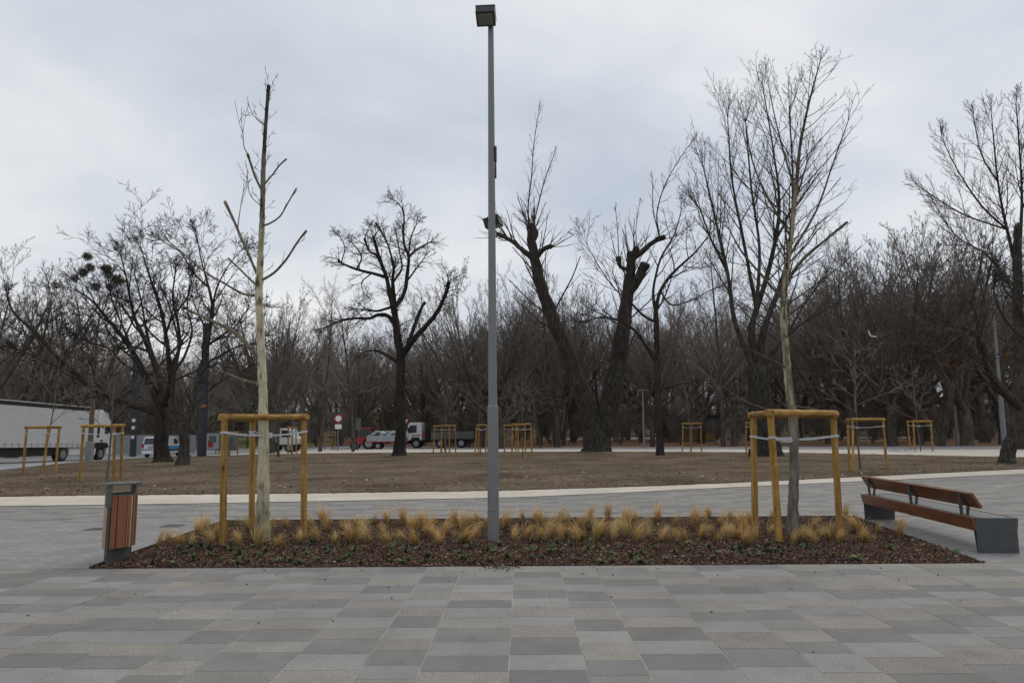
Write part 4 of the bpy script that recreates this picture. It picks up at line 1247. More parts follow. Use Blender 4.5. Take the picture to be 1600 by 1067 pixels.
# ---- twin trunk pollard
z3 = zpt(760, 150, 1.84)
S_SHOOT = dict(seg=[4, 3, 2], wander=[0.07, 0.1, 0.1], up=[0.12, 0.12, 0.1], taper=[0.4, 0.4, 0.5], nc=[7, 3, 0], t0=[0.3, 0.2, 0], ang=[(30, 58), (28, 50), (0, 0)], ratio=[0.7, 0.5, 0.4], rr=[0.6, 0.6, 0.6], rmin=0.008, split=9, shape=0.35, dens=1.5, minz=-0.2, fat=0.016, Lmin=3.2, LM=5)
T4 = [dict(p=[(315,1024,36),(311,960,32),(290,900,27),(255,800,24),(215,700,21),(180,610,19),(155,540,17),(140,470,15),(130,420,13),(130,392,12)], t0=0.5, n=0.5, cut=1),
      dict(p=[(332,1018,30),(338,960,29),(358,860,28),(378,760,25),(395,650,20),(405,570,18),(415,500,14),(418,450,12)], t0=0.35, n=0.6, cut=1),
      dict(p=[(130,460,10),(100,440,7),(70,415,6),(30,395,5)], cut=1, n=1.6, t0=0.5),
      dict(p=[(145,475,9),(165,440,7),(187,432,6)], cut=1, n=1.6),
      dict(p=[(132,425,9),(142,395,9),(124,370,8)], cut=1, n=3),
      dict(p=[(412,570,14),(440,520,14),(456,482,13)], cut=1, n=0.4),
      dict(p=[(420,480,9),(445,450,8),(480,420,7),(513,405,6)], cut=1, n=0.8),
      dict(p=[(408,515,6),(386,492,6),(380,465,7)], cut=1, n=0.8),
      dict(p=[(420,470,8),(432,435,7)], cut=1, n=1.5),
      dict(p=[(118,372,2.6),(120,320,2.2),(130,230,1.7),(135,150,1.2),(150,50,0.7)], S=S_SHOOT, n=2.2, t0=0.15, L=1.7),
      dict(p=[(140,370,2.2),(150,310,1.8),(168,240,1.4),(195,170,0.8)], S=S_SHOOT, n=1.8, L=1.4),
      dict(p=[(497,402,2.4),(490,340,2),(512,260,1.6),(550,190,1.1),(592,130,0.7)], S=S_SHOOT, n=1.8, L=1.8),
      dict(p=[(492,400,1.8),(480,330,1.5),(478,250,0.8)], S=S_SHOOT, n=1.2, L=1.4),
      dict(p=[(383,468,1.6),(378,400,1.2),(372,330,0.7)], S=S_SHOOT, n=1.4, L=1.1),
      dict(p=[(428,430,1.4),(430,380,1.1),(440,310,0.7)], S=S_SHOOT, n=1.2, L=1.1)]
S_T4 = dict(S_SHOOT); S_T4.update(ratio=[0.8, 0.45, 0.4], dens=3.2, Lmin=3.2, ang=[(25, 60), (20, 40), (0, 0)], up=[0.16, 0.12, 0.1])
hero_tree('pollard_tree', 'massive twin trunked pollarded tree with sawn limb ends and thin regrowth', (935, 705.5), T4, z3, S_T4, (MT['bark_grey'], MT['twig_hero']), 5, depth=1.5, jit=0.10)

# ---- slender tree right of it
T5 = [dict(p=[(500,1030,11),(497,960,9),(493,850,9),(490,700,8),(487,620,7)], t0=0.6, n=0.3, cut=1),
      dict(p=[(487,625,6),(500,560,5),(540,505,4),(600,450,2.5),(640,400,1.5)]), dict(p=[(487,630,5.5),(480,560,4),(500,470,3),(540,400,2),(560,330,1.2)]),
      dict(p=[(490,745,5),(440,690,4),(400,655,3.5),(340,635,2.5),(280,650,1.5)]), dict(p=[(487,665,4.5),(450,630,3.6),(410,590,3),(370,555,2),(330,500,1.5),(290,430,1)]),
      dict(p=[(492,830,3.5),(540,832,2.4),(620,815,1)], n=0.6), dict(p=[(500,560,3),(530,600,2.4),(580,590,1.6),(640,560,1)])]
S_T5 = dict(S_OAK4); S_T5.update(tk=0.4, dens=1.25, rmin=0.008, minz=-0.3, Lmin=3.2, ratio=[0.8, 0.6, 0.5, 0.5], lmax=[3.2, 1.7, 1.0, 0.5], up=[0.12, 0.1, 0.06, 0.03])
hero_tree('park_tree', 'slender dark tree with forked open crown right of the twin trunked tree', (1030, 712), T5, z3, S_T5, (MT['bark_dark'], MT['twig_hero']), 6, depth=2.0)

# ---- the two spreading trees on the left
z0 = zpt(0, 360, 2.66667)
T1 = [dict(p=[(675,968,34),(673,930,29),(672,850,27),(672,770,28),(676,725,28)], n=0),
      dict(p=[(650,760,17),(600,740,15),(530,720,13),(460,695,12),(390,660,11),(320,600,9),(240,530,8),(150,430,6),(60,345,4),(30,280,3)], n=0.9),
      dict(p=[(660,745,17),(640,670,15),(600,600,13),(560,520,11),(500,430,8),(440,360,6),(380,290,4),(300,240,2)]),
      dict(p=[(680,735,17),(670,640,14),(645,550,12),(600,450,9),(560,360,7),(540,270,5),(520,170,3),(500,100,1.5)]),
      dict(p=[(690,735,15),(710,650,12),(705,550,10),(690,430,8),(670,330,7),(640,240,5),(610,150,3),(590,80,1.5)]),
      dict(p=[(705,640,10),(720,560,8),(750,480,6),(740,380,5),(720,280,4),(730,180,3)]),
      dict(p=[(600,600,7),(520,560,5),(450,490,4),(380,470,3),(300,430,2)]), dict(p=[(320,600,5),(250,570,4),(170,540,3),(90,500,2)]), dict(p=[(560,520,6),(520,420,4),(470,300,3),(450,200,2)]),
      dict(p=[(645,550,7),(610,420,5),(590,300,3.5),(560,180,2)]), dict(p=[(690,430,6),(720,360,4),(780,280,3),(800,200,2)]), dict(p=[(460,695,6),(400,640,4.5),(380,560,3.5),(330,480,2)])]
S_T1 = dict(S_OAK); S_T1.update(dens=1.15, tk=0.35, LM=4.4, Lk=0.4, rmin=0.0075, Lmin=2.2, nc=[5, 6, 5, 4, 0], ratio=[0.8, 0.62, 0.55, 0.5, 0.5], lmax=[3.4, 2.0, 1.2, 0.7, 0.4], up=[0.08, 0.08, 0.05, 0.03, 0.02])
hero_tree('spreading_tree', 'broad dark old tree with a long low limb reaching left above the lorry', (252, 722.5), T1, z0, S_T1, (MT['bark_dark'], MT['twig_dark']), 8, depth=3.5, jit=0.08)
T2 = [dict(p=[(760,980,24),(768,900,19),(765,830,20),(766,812,20)], n=0, cut=1),
      dict(p=[(768,825,15),(800,740,12),(820,650,12),(850,540,11),(870,430,9),(885,330,7),(870,240,5),(840,130,3),(820,20,1.5)]),
      dict(p=[(762,825,14),(735,760,11),(718,690,9),(725,590,8),(745,490,6),(730,400,4),(700,300,3)]),
      dict(p=[(820,655,8),(860,560,6),(920,520,4.5),(1000,480,3),(1060,470,1.5)]), dict(p=[(878,380,6),(900,250,4),(950,150,2.5),(1000,90,1.5)]),
      dict(p=[(725,590,6),(770,520,5),(800,420,4),(780,320,3),(790,220,2)]), dict(p=[(860,500,5),(920,440,4),(980,400,3),(1030,330,1.5)]), dict(p=[(870,260,4),(800,170,3),(760,100,2),(700,60,1.2)]),
      dict(p=[(800,740,6),(840,700,5),(900,640,4),(980,600,2.5)])]
hero_tree('spreading_tree', 'tall grey tree with forked trunk just right of the broad dark old tree', (285, 727.5), T2, z0, S_T1, (MT['bark_grey'], MT['twig_dark']), 9, depth=3.0, jit=0.08)

# ---- thick tree with many rising stems behind the right stake frame
z4 = zpt(1100, 80, 1.616)
T6 = [dict(p=[(160,1024,34),(150,960,30),(140,870,28),(138,800,28)], n=0, cut=1),
      dict(p=[(135,815,15),(120,700,11),(150,600,9),(180,480,7),(190,380,5),(175,250,3),(150,100,1.5)]), dict(p=[(142,812,15),(152,700,11),(190,600,9),(215,500,6),(225,350,4),(215,150,2)]),
      dict(p=[(125,825,11),(80,690,8),(60,560,6),(30,430,4),(0,300,2)]), dict(p=[(150,805,9),(210,720,6),(260,680,4),(330,640,2)], n=0.7), dict(p=[(118,640,7),(100,480,5),(70,320,3),(60,170,1.5)]),
      dict(p=[(135,660,7),(140,500,5),(120,350,3.5),(105,180,1.6)]), dict(p=[(62,560,5),(20,480,3.5),(-10,400,2)]), dict(p=[(185,470,5),(230,380,3.5),(260,280,2)])]
S_UP = dict(seg=[5, 4, 3, 2], wander=[0.06, 0.09, 0.12, 0.15], up=[0.08, 0.09, 0.08, 0.05], taper=[0.3, 0.3, 0.4, 0.5], nc=[8, 6, 4, 0], t0=[0.15, 0.15, 0.15, 0], ang=[(25, 48), (22, 45), (25, 45), (0, 0)],
            ratio=[0.9, 0.5, 0.45, 0.4], rr=[0.5, 0.6, 0.65, 0.7], rmin=0.0075, split=9, shape=0.45, dens=1.25, minz=-0.1, fat=0.015, lmax=[3.8, 1.9, 1.0, 0.5], Lmin=4.0, LM=5, tk=0.42)
hero_tree('poplar_tree', 'thick trunked tree with many rising stems behind the right stake frame', (1195, 713), T6, z4, S_UP, (MT['bark_grey'], MT['twig_hero'], MT['bark_grey']), 10, depth=2.0, rk=0.74)

# ---- leaning tree at the right edge
z5 = zpt(1220, 560, 4.21)
T7 = [dict(p=[(1485,695,44),(1492,640,42),(1520,540,41),(1560,420,41),(1590,330,42),(1615,250,40)], n=0, flare=1.2),
      dict(p=[(1580,345,30),(1500,250,25),(1430,170,23),(1380,100,21),(1350,30,18),(1340,-60,16),(1290,-150,12),(1200,-200,9),(1120,-215,6)], n=1.0),
      dict(p=[(1612,270,34),(1650,150,26),(1665,0,22),(1620,-200,16),(1560,-350,12),(1540,-480,8)]),
      dict(p=[(1345,0,11),(1300,-80,9),(1290,-200,8),(1330,-330,7),(1320,-480,5),(1350,-600,3)]), dict(p=[(1540,290,12),(1440,230,9),(1350,150,7),(1280,60,5),(1180,-20,3)], n=0.9),
      dict(p=[(1290,-150,8),(1180,-150,6),(1060,-60,5),(980,-30,3)]), dict(p=[(1660,60,14),(1720,-100,12),(1700,-300,9),(1640,-450,6)]), dict(p=[(1640,-120,11),(1520,-200,8),(1440,-320,6),(1400,-450,4)]),
      dict(p=[(1200,-200,6),(1140,-320,5),(1080,-420,3.5),(1000,-520,2)]), dict(p=[(1560,-350,8),(1480,-450,6),(1440,-560,4)])]
S_T7 = dict(S_OAK); S_T7.update(tk=0.4, dens=0.95, rmin=0.0062, Lmin=2.4, nc=[5, 6, 5, 3, 0], ratio=[0.8, 0.62, 0.55, 0.5, 0.5], lmax=[2.6, 1.7, 1.0, 0.6, 0.4])
r7, org7, cr7 = hero_tree('leaning_tree', 'dark leaning tree with crooked limbs and a few dry leaves at the right edge', (1573, 725), T7, z5, S_T7, (MT['bark_grey'], MT['twig_dark']), 12, depth=2.2, jit=0.07)
def leaf_cluster(root, crown, n, seed, size, mat, zmin=0.0, xr=None):
    rg = np.random.RandomState(seed)
    ends = []
    for (N, k), lst in crown.g.items():
        if k == 3:
            ends += [a[0][-1] for a in lst]
    ends = np.array([tuple(e) for e in ends])
    ends = ends[ends[:, 2] > zmin]
    if xr is not None: ends = ends[(ends[:, 0] > xr[0]) & (ends[:, 0] < xr[1]) & (ends[:, 2] < xr[2])]
    pick = ends[rg.randint(0, len(ends), n)] + rg.normal(0, 0.04, (n, 3))
    u = rg.normal(0, 1, (n, 3)); u /= np.linalg.norm(u, axis=1, keepdims=True)
    w = np.cross(u, rg.normal(0, 1, (n, 3))); w /= np.linalg.norm(w, axis=1, keepdims=True)
    s = size * rg.uniform(0.6, 1.3, (n, 1))
    V = np.stack([pick - u * s, pick + w * s * .6, pick + u * s, pick - w * s * .6], 1).reshape(-1, 3)
    Q = np.arange(n * 4).reshape(-1, 4)
    return fast_mesh('dry_foliage', V, Q, mat, root, smooth=False)
leaf_cluster(r7, cr7, 420, 3, 0.075, MT['dry_leaf'], zmin=2.0, xr=(-1.2, 9.0, 5.0))

# ---- tall pale tree at the right edge
T8 = [dict(p=[(800,1000,20),(796,860,15),(794,700,12),(792,560,11),(790,480,9)], t0=0.5, n=0.5),
      dict(p=[(793,570,8),(765,450,6),(742,330,4),(725,150,1.5)]), dict(p=[(794,560,8),(802,400,6),(800,300,4),(788,130,1.5)]), dict(p=[(768,460,5),(700,390,3.5),(640,300,2.4),(600,220,1.3)]), dict(p=[(760,450,4),(650,410,3),(540,340,1.4)]),
      dict(p=[(745,340,3.5),(700,260,2.5),(680,160,1.3)]), dict(p=[(800,420,5),(840,320,4),(850,160,1.5)]), dict(p=[(790,600,5),(720,520,4),(640,470,2.5),(590,400,1.3)])]
S_UP8 = dict(S_UP); S_UP8.update(dens=1.9, rmin=0.0078, Lmin=2.6, LM=3.6, shape=0.6, tk=0.45)
hero_tree('poplar_tree', 'tall tree with fine fan shaped upright twigs rising above the right edge', (1594, 702), T8, z4, S_UP8, (MT['bark_grey'], MT['twig_hero'], MT['bark_grey']), 14, depth=2.5, rk=0.62)

MT['plane_limb'] = bark('plane_limb_bark', (0.05, 0.042, 0.031), (0.30, 0.26, 0.18), 12, 0.5, 0.0)
MT['poplar_limb'] = bark('young_limb_bark', (0.055, 0.046, 0.036), (0.18, 0.155, 0.12), 14, 0.5, 0.0)
# ---- foreground plane tree
zp = zpt(300, 90, 2.736)
f1 = lambda x, y, r: ((x - 300) * 2.736, (y - 90) * 2.736, r * 2.736)
S_PL = dict(seg=[4, 3, 2], wander=[0.12, 0.16, 0.2], up=[0.14, 0.12, 0.08], taper=[0.45, 0.45, 0.5], nc=[3, 2, 0], t0=[0.3, 0.3, 0], ang=[(30, 65), (25, 50), (0, 0)], ratio=[0.3, 0.4, 0.4], rr=[0.35, 0.6, 0.6], rmin=0.0035, split=9, shape=0.2, dens=2.6, minz=-0.2, fat=0.012, lmax=[0.34, 0.18, 0.1], Lmin=0.6)
PL = [dict(p=[f1(410,849,11),f1(411,780,10),f1(412,700,8.5),f1(411,620,7.3),f1(408,540,6.4),f1(405,470,6),f1(405,440,6.4),f1(407,400,4.9),f1(410,330,4.2),f1(411,280,4),f1(413,230,3.3),f1(417,170,2.8),f1(420,134,3.1)], t0=0.55, n=1.7, cut=1, sub=9),
      dict(p=[(277,942,6),(245,850,6),(210,770,6),(180,700,5.5),(140,615,6)], cut=1, n=0.8), dict(p=[(300,962,6.5),(350,920,5.5),(405,860,5),(450,790,4.5),(490,740,5)], cut=1, n=0.9),
      dict(p=[(308,742,5),(330,710,4),(375,680,3.6),(405,630,3.2),(447,558,3)], cut=1, n=0.9), dict(p=[(316,540,4),(345,500,3.6),(375,460,3.2),(404,434,3.2)], cut=1, n=0.8),
      dict(p=[(294,575,5),(270,510,5),(250,450,5),(238,413,5.4)], cut=1, n=0.7), dict(p=[(278,1027,6),(220,1010,5),(130,960,4.5),(60,920,4),(0,870,3.6),(-60,820,3),(-95,790,2)], n=0.8),
      dict(p=[(275,985,5),(240,940,4.5),(200,900,4),(155,858,4)], cut=1, n=0.6), dict(p=[(311,305,3.2),(290,275,3),(260,245,1.5)], n=0.9), dict(p=[f1(406,562,4),f1(370,522,3.2),f1(330,501,2.6),f1(293,484,1.5)], n=0.8),
      dict(p=[f1(408,607,3),f1(370,590,2.2),f1(335,575,1.3)], n=0.8), dict(p=[(195,735,2.6),(200,690,2.2),(212,610,1.5)], n=1.2), dict(p=[(238,415,2.4),(222,380,2),(218,325,1.3)], n=0.8), dict(p=[(290,640,2.2),(250,590,1.9),(238,520,1.2)], n=1.0)]
rt_pl, org_pl, cr_pl = hero_tree('plane_tree', 'young pale plane tree with mottled bark and pruned bare limbs in the mulch bed', (410, 847), PL, zp, S_PL, (MT['plane'], MT['twig_dark'], MT['plane_limb']), 21, depth=0.55, jit=0.06, flare=1.15)
rgs = random.Random(3)
# ---- foreground tall young tree on the right
fr = lambda x, y, r: (x, y, r)
S_YT = dict(seg=[5, 4, 3, 2], wander=[0.07, 0.10, 0.12, 0.14], up=[0.05, 0.06, 0.05, 0.04], taper=[0.3, 0.4, 0.5, 0.6], nc=[9, 4, 2, 0], t0=[0.12, 0.2, 0.2, 0], ang=[(38, 60), (25, 48), (25, 45), (0, 0)], ratio=[0.8, 0.42, 0.4, 0.4], rr=[0.5, 0.6, 0.65, 0.7], rmin=0.0024, split=9, shape=0.9, dens=6.0, minz=-0.1, fat=0.0105, lmax=[1.6, 0.75, 0.40, 0.2], close=0.5, Lmin=1.1)
YTL = [dict(p=[(1237,839,9.2),(1239,790,9),(1241,720,8.5),(1240,660,8),(1234,620,7.4),(1229,560,6.5),(1224,490,6),(1228,430,5.4),(1236,370,4.8),(1243,300,4),(1250,230,3),(1262,170,2.1),(1275,120,1.3),(1283,92,0.7)], sub=9, t0=0.44, n=1.15, L=2.6, tip=0.2),
       dict(p=[(1229,440,4),(1255,405,3.4),(1290,375,3),(1324,347,2.4)], cut=1, n=0.25, L=0.9), dict(p=[(1226,470,3),(1190,430,2.6),(1160,395,2),(1140,360,1.2)], n=0.35, L=1.1), dict(p=[(1236,372,2.8),(1200,310,2.2),(1175,250,1.6),(1165,190,0.9)], n=0.45, L=1.1),
       dict(p=[(1231,400,2.8),(1275,330,2.2),(1300,260,1.6),(1325,190,0.9)], n=0.45, L=1.1), dict(p=[(1244,300,2.4),(1225,240,1.9),(1210,180,1.3),(1200,130,0.7)], n=0.5, L=0.9), dict(p=[(1238,650,2.2),(1200,640,2),(1160,625,1.6),(1125,600,0.9)], n=0.5, L=0.8),
       dict(p=[(1238,632,2.2),(1275,640,1.7),(1310,655,0.8)], n=0.5, L=0.6), dict(p=[(1230,580,2),(1200,560,1.6),(1170,545,0.9)], n=0.5, L=0.7), dict(p=[(1225,505,2.6),(1260,470,2),(1290,430,1.2)], n=0.4, L=0.9)]
hero_tree('young_poplar', 'tall slender young tree with pale flaking upper trunk in the right stake frame', (1237, 838), YTL, fr, S_YT, (MT['poplar'], MT['twig_hero'], MT['poplar_limb']), 22, depth=0.6, jit=0.10, flare=1.25, rk=0.75, tk0=0.87)

# ------------------------------------------------------------------ saplings in the far frames
S_SAP = dict(seg=[6, 5, 3, 2], wander=[0.03, 0.10, 0.14, 0.15], up=[0.03, 0.03, 0.04, 0.03], taper=[0.12, 0.3, 0.4, 0.5], nc=[13, 5, 3, 0], t0=[0.36, 0.2, 0.2, 0], ang=[(45, 75), (30, 55), (25, 50), (0, 0)], ratio=[0.42, 0.42, 0.4, 0.4], rr=[0.5, 0.6, 0.6, 0.6], rmin=0.009, split=0.017, shape=0.65, dens=2, minz=-0.1, fat=0.02)
def sapling(seed, h, lab, loc, r=0.045, lean=(0, 0)):
    rg = random.Random(seed)
    a, b = Tubes(), Tubes()
    grow((a, b), rg, Vector((0, 0, -0.05)), Vector((lean[0], lean[1], 1)).normalized(), h, r, 0, S_SAP)
    t = thing('sapling', lab, 'young tree', loc, 0, 'staked saplings on the soil')
    a.build('trunk', MT['bark_young'], t); b.build('crown', MT['twig'], t)
    return t
sp = {}
SAPS = [((166, 755), 4.6, 'thin sapling in the stake frame right behind the litter bin', 1, (0.02, 0)), ((65, 739), 5.6, 'thin sapling in the leftmost stake frame before the lorry', 2, (0.09, 0)), ((1344.7, 734.6), 5.2, 'thin sapling in the frame behind the bench', 3, (-0.02, 0)), ((1439, 705.2), 5.5, 'thin sapling in the frame on the pale gravel left of the leaning tree', 4, (-0.04, 0)),
        ((1079.5, 705.8), 5.0, 'thin sapling in the frame right of the slender dark tree', 5, (0, 0)), ((1178, 707.5), 5.0, 'thin sapling in the frame hidden behind the large right frame', 1, (0, 0)), ((817, 717.6), 4.4, 'thin sapling in the nearest frame right of the lamp post', 3, (0.03, 0)), ((800, 707), 4.8, 'thin sapling in the far frame right of the lamp post', 2, (0, 0)),
        ((751, 710.5), 4.6, 'thin sapling in the frame just left of the lamp post', 4, (0, 0)), ((702, 707.5), 4.6, 'thin sapling in the wide frame before the flatbed lorry', 5, (0, 0)), ((697, 708), 4.2, 'thin sapling in the narrow frame before the flatbed lorry', 3, (0, 0)), ((518.5, 703.4), 5.2, 'thin sapling in the frame left of the round road sign', 1, (0, 0)),
        ((455, 708.8), 4.8, 'thin sapling in the frame before the white lorry', 4, (0, 0)), ((358, 712.5), 4.6, 'thin sapling seen through the big plane tree frame', 2, (0, 0))]
for (pp_, h, lab, sd, ln) in SAPS:
    p = G(*pp_)
    if sd not in sp:
        sp[sd] = (sapling(sd, h, lab, (p.x, p.y, p.z), lean=ln), h)
    else:
        o = dup(sp[sd][0], (p.x, p.y, p.z), rng.uniform(0, 6), h / sp[sd][1], label=lab)
# ------------------------------------------------------------------ trees of the wood behind
def proto_tree(seed, S, h, r, name, label, cat, mats, stems=1, group=None, forks=0, forkz=0.3):
    rg = random.Random(seed)
    a, b = Tubes(), Tubes()
    TB = (a, b)
    for s in range(stems):
        d = Vector((rg.gauss(0, 0.05 if stems == 1 else 0.28), rg.gauss(0, 0.05 if stems == 1 else 0.28), 1)).normalized()
        if forks:
            hz = h * forkz * rg.uniform(0.85, 1.15)
            p1 = Vector((0, 0, -0.2)) ; p2 = d * hz
            midp = (p1 + p2) / 2 + rvec(rg) * 0.12
            sm = catmull([(p1, r * 1.3), (p1.lerp(midp, .35), r * 1.05), (midp, r), (p2, r * 0.95)], 3)
            a.add([v for v, _ in sm], [x for _, x in sm], 9)
            az = rg.uniform(0, 6.28)
            for f in range(forks):
                az += 2.4 + rg.uniform(-.4, .4)
                fa, fb = S.get('fork', (15, 42)); grow(TB, rg, p2 - d * 0.25 * hz * rg.random(), tilt(d, R(fa + (fb - fa) * ((f + rg.random()) / forks) ** 0.6), az), (h - hz) * rg.uniform(0.84, 1.0), r * rg.uniform(0.42, 0.65), 0, S)
        else:
            grow(TB, rg, Vector((0, 0, -0.2)), d, h * (1 if s == 0 else rg.uniform(.7, 1)), r, 0, S)
    t = thing(name, label, cat, (0, -50, -40), 0, group)
    if a.g: a.build('trunk', mats[0], t)
    b.build('crown', mats[1], t)
    return t

W_ = dict(rmin=0.0105, split=0.07, dens=1)
S_A = dict(seg=[6, 5, 4, 3, 2], wander=[0.10, 0.16, 0.2, 0.22, 0.2], up=[0.05, 0.07, 0.06, 0.04, 0.02], taper=[0.25, 0.25, 0.3, 0.5, 0.5], nc=[8, 6, 5, 4, 0], t0=[0.3, 0.2, 0.15, 0.1, 0], ang=[(30, 62), (28, 58), (25, 55), (25, 50), (0, 0)], ratio=[0.46, 0.52, 0.5, 0.45, 0.4], rr=[0.55, 0.6, 0.65, 0.7, 0.7], shape=0.35, minz=-0.35, fat=0.024, fork=(4, 60), **W_)
S_B = dict(seg=[6, 5, 4, 3, 2], wander=[0.06, 0.08, 0.1, 0.12, 0.12], up=[0.07, 0.06, 0.05, 0.03, 0.02], taper=[0.25, 0.25, 0.3, 0.5, 0.5], nc=[9, 7, 5, 4, 0], t0=[0.15, 0.15, 0.15, 0.1, 0], ang=[(18, 40), (20, 42), (22, 42), (22, 42), (0, 0)], ratio=[0.55, 0.5, 0.45, 0.45, 0.4], rr=[0.5, 0.6, 0.65, 0.7, 0.7], shape=0.35, minz=-0.2, fat=0.020, fork=(3, 52), **W_)
S_C = dict(seg=[8, 5, 4, 3], wander=[0.04, 0.1, 0.13, 0.15], up=[0.03, 0.09, 0.06, 0.03], taper=[0.12, 0.25, 0.4, 0.5], nc=[34, 8, 6, 0], t0=[0.25, 0.15, 0.15, 0], ang=[(35, 60), (25, 50), (25, 50), (0, 0)], ratio=[0.34, 0.45, 0.45, 0.4], rr=[0.4, 0.55, 0.6, 0.7], shape=0.6, minz=-0.2, fat=0.02, **W_)
S_D = dict(seg=[7, 5, 4, 3], wander=[0.12, 0.15, 0.2, 0.2], up=[0.04, 0.06, 0.05, 0.03], taper=[0.25, 0.25, 0.35, 0.5], nc=[14, 9, 7, 0], t0=[0.3, 0.15, 0.15, 0], ang=[(35, 65), (28, 58), (25, 55), (0, 0)], ratio=[0.42, 0.48, 0.5, 0.4], rr=[0.5, 0.6, 0.65, 0.7], shape=0.35, minz=-0.4, fat=0.024, **W_)
S_E = dict(seg=[5, 4, 3, 2], wander=[0.12, 0.15, 0.18, 0.2], up=[0.06, 0.05, 0.04, 0.03], taper=[0.3, 0.35, 0.5, 0.6], nc=[9, 7, 5, 0], t0=[0.12, 0.15, 0.15, 0], ang=[(25, 55), (25, 55), (25, 50), (0, 0)], ratio=[0.55, 0.5, 0.5, 0.4], rr=[0.6, 0.65, 0.7, 0.7], shape=0.3, minz=-0.2, fat=0.02, rmin=0.010, split=0.03, dens=1)
PR = {}
KIND = {'A': ('broad_tree', 'broad crooked tree'), 'B': ('round_crowned_tree', 'round crowned tree'), 'C': ('tall_tree', 'tall straight tree'), 'D': ('woodland_tree', 'thin wavy tree'), 'E': ('shrub', 'low bare shrub')}
specs = [('A', 31, S_A, 15, 0.36, 1, 6, 0.22, ('bark_wood', 'twig')), ('A', 32, S_A, 15, 0.40, 1, 7, 0.2, ('bark_wood', 'twig')), ('A', 33, S_A, 15, 0.34, 1, 5, 0.28, ('bark_wood', 'twig')),
         ('B', 34, S_B, 16, 0.36, 1, 8, 0.2, ('bark_wood', 'twig')), ('B', 35, S_B, 16, 0.32, 1, 7, 0.24, ('bark_wood', 'twig_red')), ('C', 36, S_C, 18, 0.24, 1, 0, 0, ('bark_wood', 'twig_pale')), ('C', 37, S_C, 18, 0.22, 1, 0, 0, ('bark_wood', 'twig')),
         ('D', 38, S_D, 14, 0.2, 1, 0, 0, ('bark_wood', 'twig')), ('D', 39, S_D, 14, 0.22, 2, 0, 0, ('bark_wood', 'twig_red')), ('E', 40, S_E, 4, 0.05, 7, 0, 0, ('twig_red', 'twig_red')), ('E', 41, S_E, 4, 0.05, 9, 0, 0, ('twig', 'twig'))]
for (k, sd, S, h, r, st, fk, fz, ms) in specs:
    o = proto_tree(sd, S, h, r, KIND[k][0], KIND[k][1], 'shrub' if k == 'E' else 'tree', (MT[ms[0]], MT[ms[1]]), st, None, fk, fz)
    PR.setdefault(k, []).append((o, h))
USED = set()
MARKS = [(150, 'behind the curtain lorry'), (300, 'behind the grey metal fence'), (430, 'behind the plane tree'), (560, 'behind the white lorry'), (680, 'behind the red tractor'), (800, 'behind the flatbed lorry'), (960, 'behind the twin trunked tree'), (1110, 'behind the dark hut'), (1260, 'behind the many stemmed tree'), (1400, 'behind the bench'), (1700, 'behind the leaning tree')]
def mark(px):
    for z, n in MARKS:
        if px < z: return n
def dist_word(y): return 'near row' if y < 82 else 'middle row' if y < 108 else 'far row'
def place(k, px, y, top=None, h=None, rg=rng, label=None, v=None, cat=None):
    v = rg.randrange(len(PR[k])) if v is None else v
    o, h0 = PR[k][v]
    g = ground_at(px, y)
    if top is not None:
        h = PY(px, top, y).z - g.z
    s = h / h0 * (0.92 if k in 'AB' else 1.0)
    mt = ['dark', 'dark', 'grey', 'dark', 'reddish', 'pale', 'dark', 'dark', 'reddish', 'reddish', 'brown'][[x[1] for x in specs].index(int({'A': 31, 'B': 34, 'C': 36, 'D': 38, 'E': 40}[k]) + v)]
    lab = label or f'{mt} {KIND[k][1]} in the {dist_word(y)} {mark(px)}'
    grp = None if label else f'{mt} {KIND[k][0]} {dist_word(y)} {mark(px)}'.replace('_', ' ')
    sc = (s * rg.uniform(.92, 1.08), s * rg.uniform(.92, 1.08), s)
    rz = rg.uniform(0, 6.28)
    if (k, v) not in USED:
        USED.add((k, v))
        o.location = g; o.rotation_euler = (0, 0, rz); o.scale = sc
        tag(o, lab, None, grp)
        return o
    r = o.copy(); col.objects.link(r)
    r.location = g; r.rotation_euler = (0, 0, rz); r.scale = sc
    r['label'] = lab
    if grp: r['group'] = grp
    elif 'group' in r: del r['group']
    for ch in list(o.children):
        c = ch.copy(); col.objects.link(c); c.parent = r
    return r

rb = random.Random(77)
# named trees one can point at
place('B', 752, 76, 438, rg=rb, v=0, label='large round crowned bare tree right behind the lamp post and flatbed lorry')
place('B', 1395, 62, 372, rg=rb, v=0, label='dense fan crowned bare tree with thick trunk behind the bench')
place('B', 1330, 72, 380, rg=rb, v=1, label='reddish round crowned tree between the right frame and the bench')
place('A', 20, 64, 398, rg=rb, v=1, label='dark bare tree at the left edge above the lorry trailer')
place('A', 135, 72, 402, rg=rb, v=0, label='bare tree with round mistletoe balls behind the lorry cab')
place('A', -40, 58, 402, rg=rb, v=0, label='dark bare tree cut off by the left edge')
place('D', 552, 55, 492, rg=rb, v=0, label='small bare tree with clinging dry seed clusters left of the red tractor')
place('D', 500, 58, 490, rg=rb, v=0, label='small thin tree with seed clusters right of the white lorry')
place('B', 425, 66, 452, rg=rb, v=0, label='bare tree right behind the upper limbs of the plane tree')
place('D', 436, 43, 560, rg=rb, v=0, label='short dark thin tree on the soil just right of the plane tree stakes')
place('B', 870, 78, 440, rg=rb, v=1, label='reddish round crowned tree in the gap of the twin trunked tree')
place('A', 700, 82, 470, rg=rb, v=2, label='grey bare tree between the lopped tree and the lamp post')
place('C', 1130, 66, 395, rg=rb, v=1, label='tall dark narrow tree left of the thick many stemmed tree')
place('A', 1510, 60, 345, rg=rb, v=1, label='dark bare tree behind the leaning tree limb')
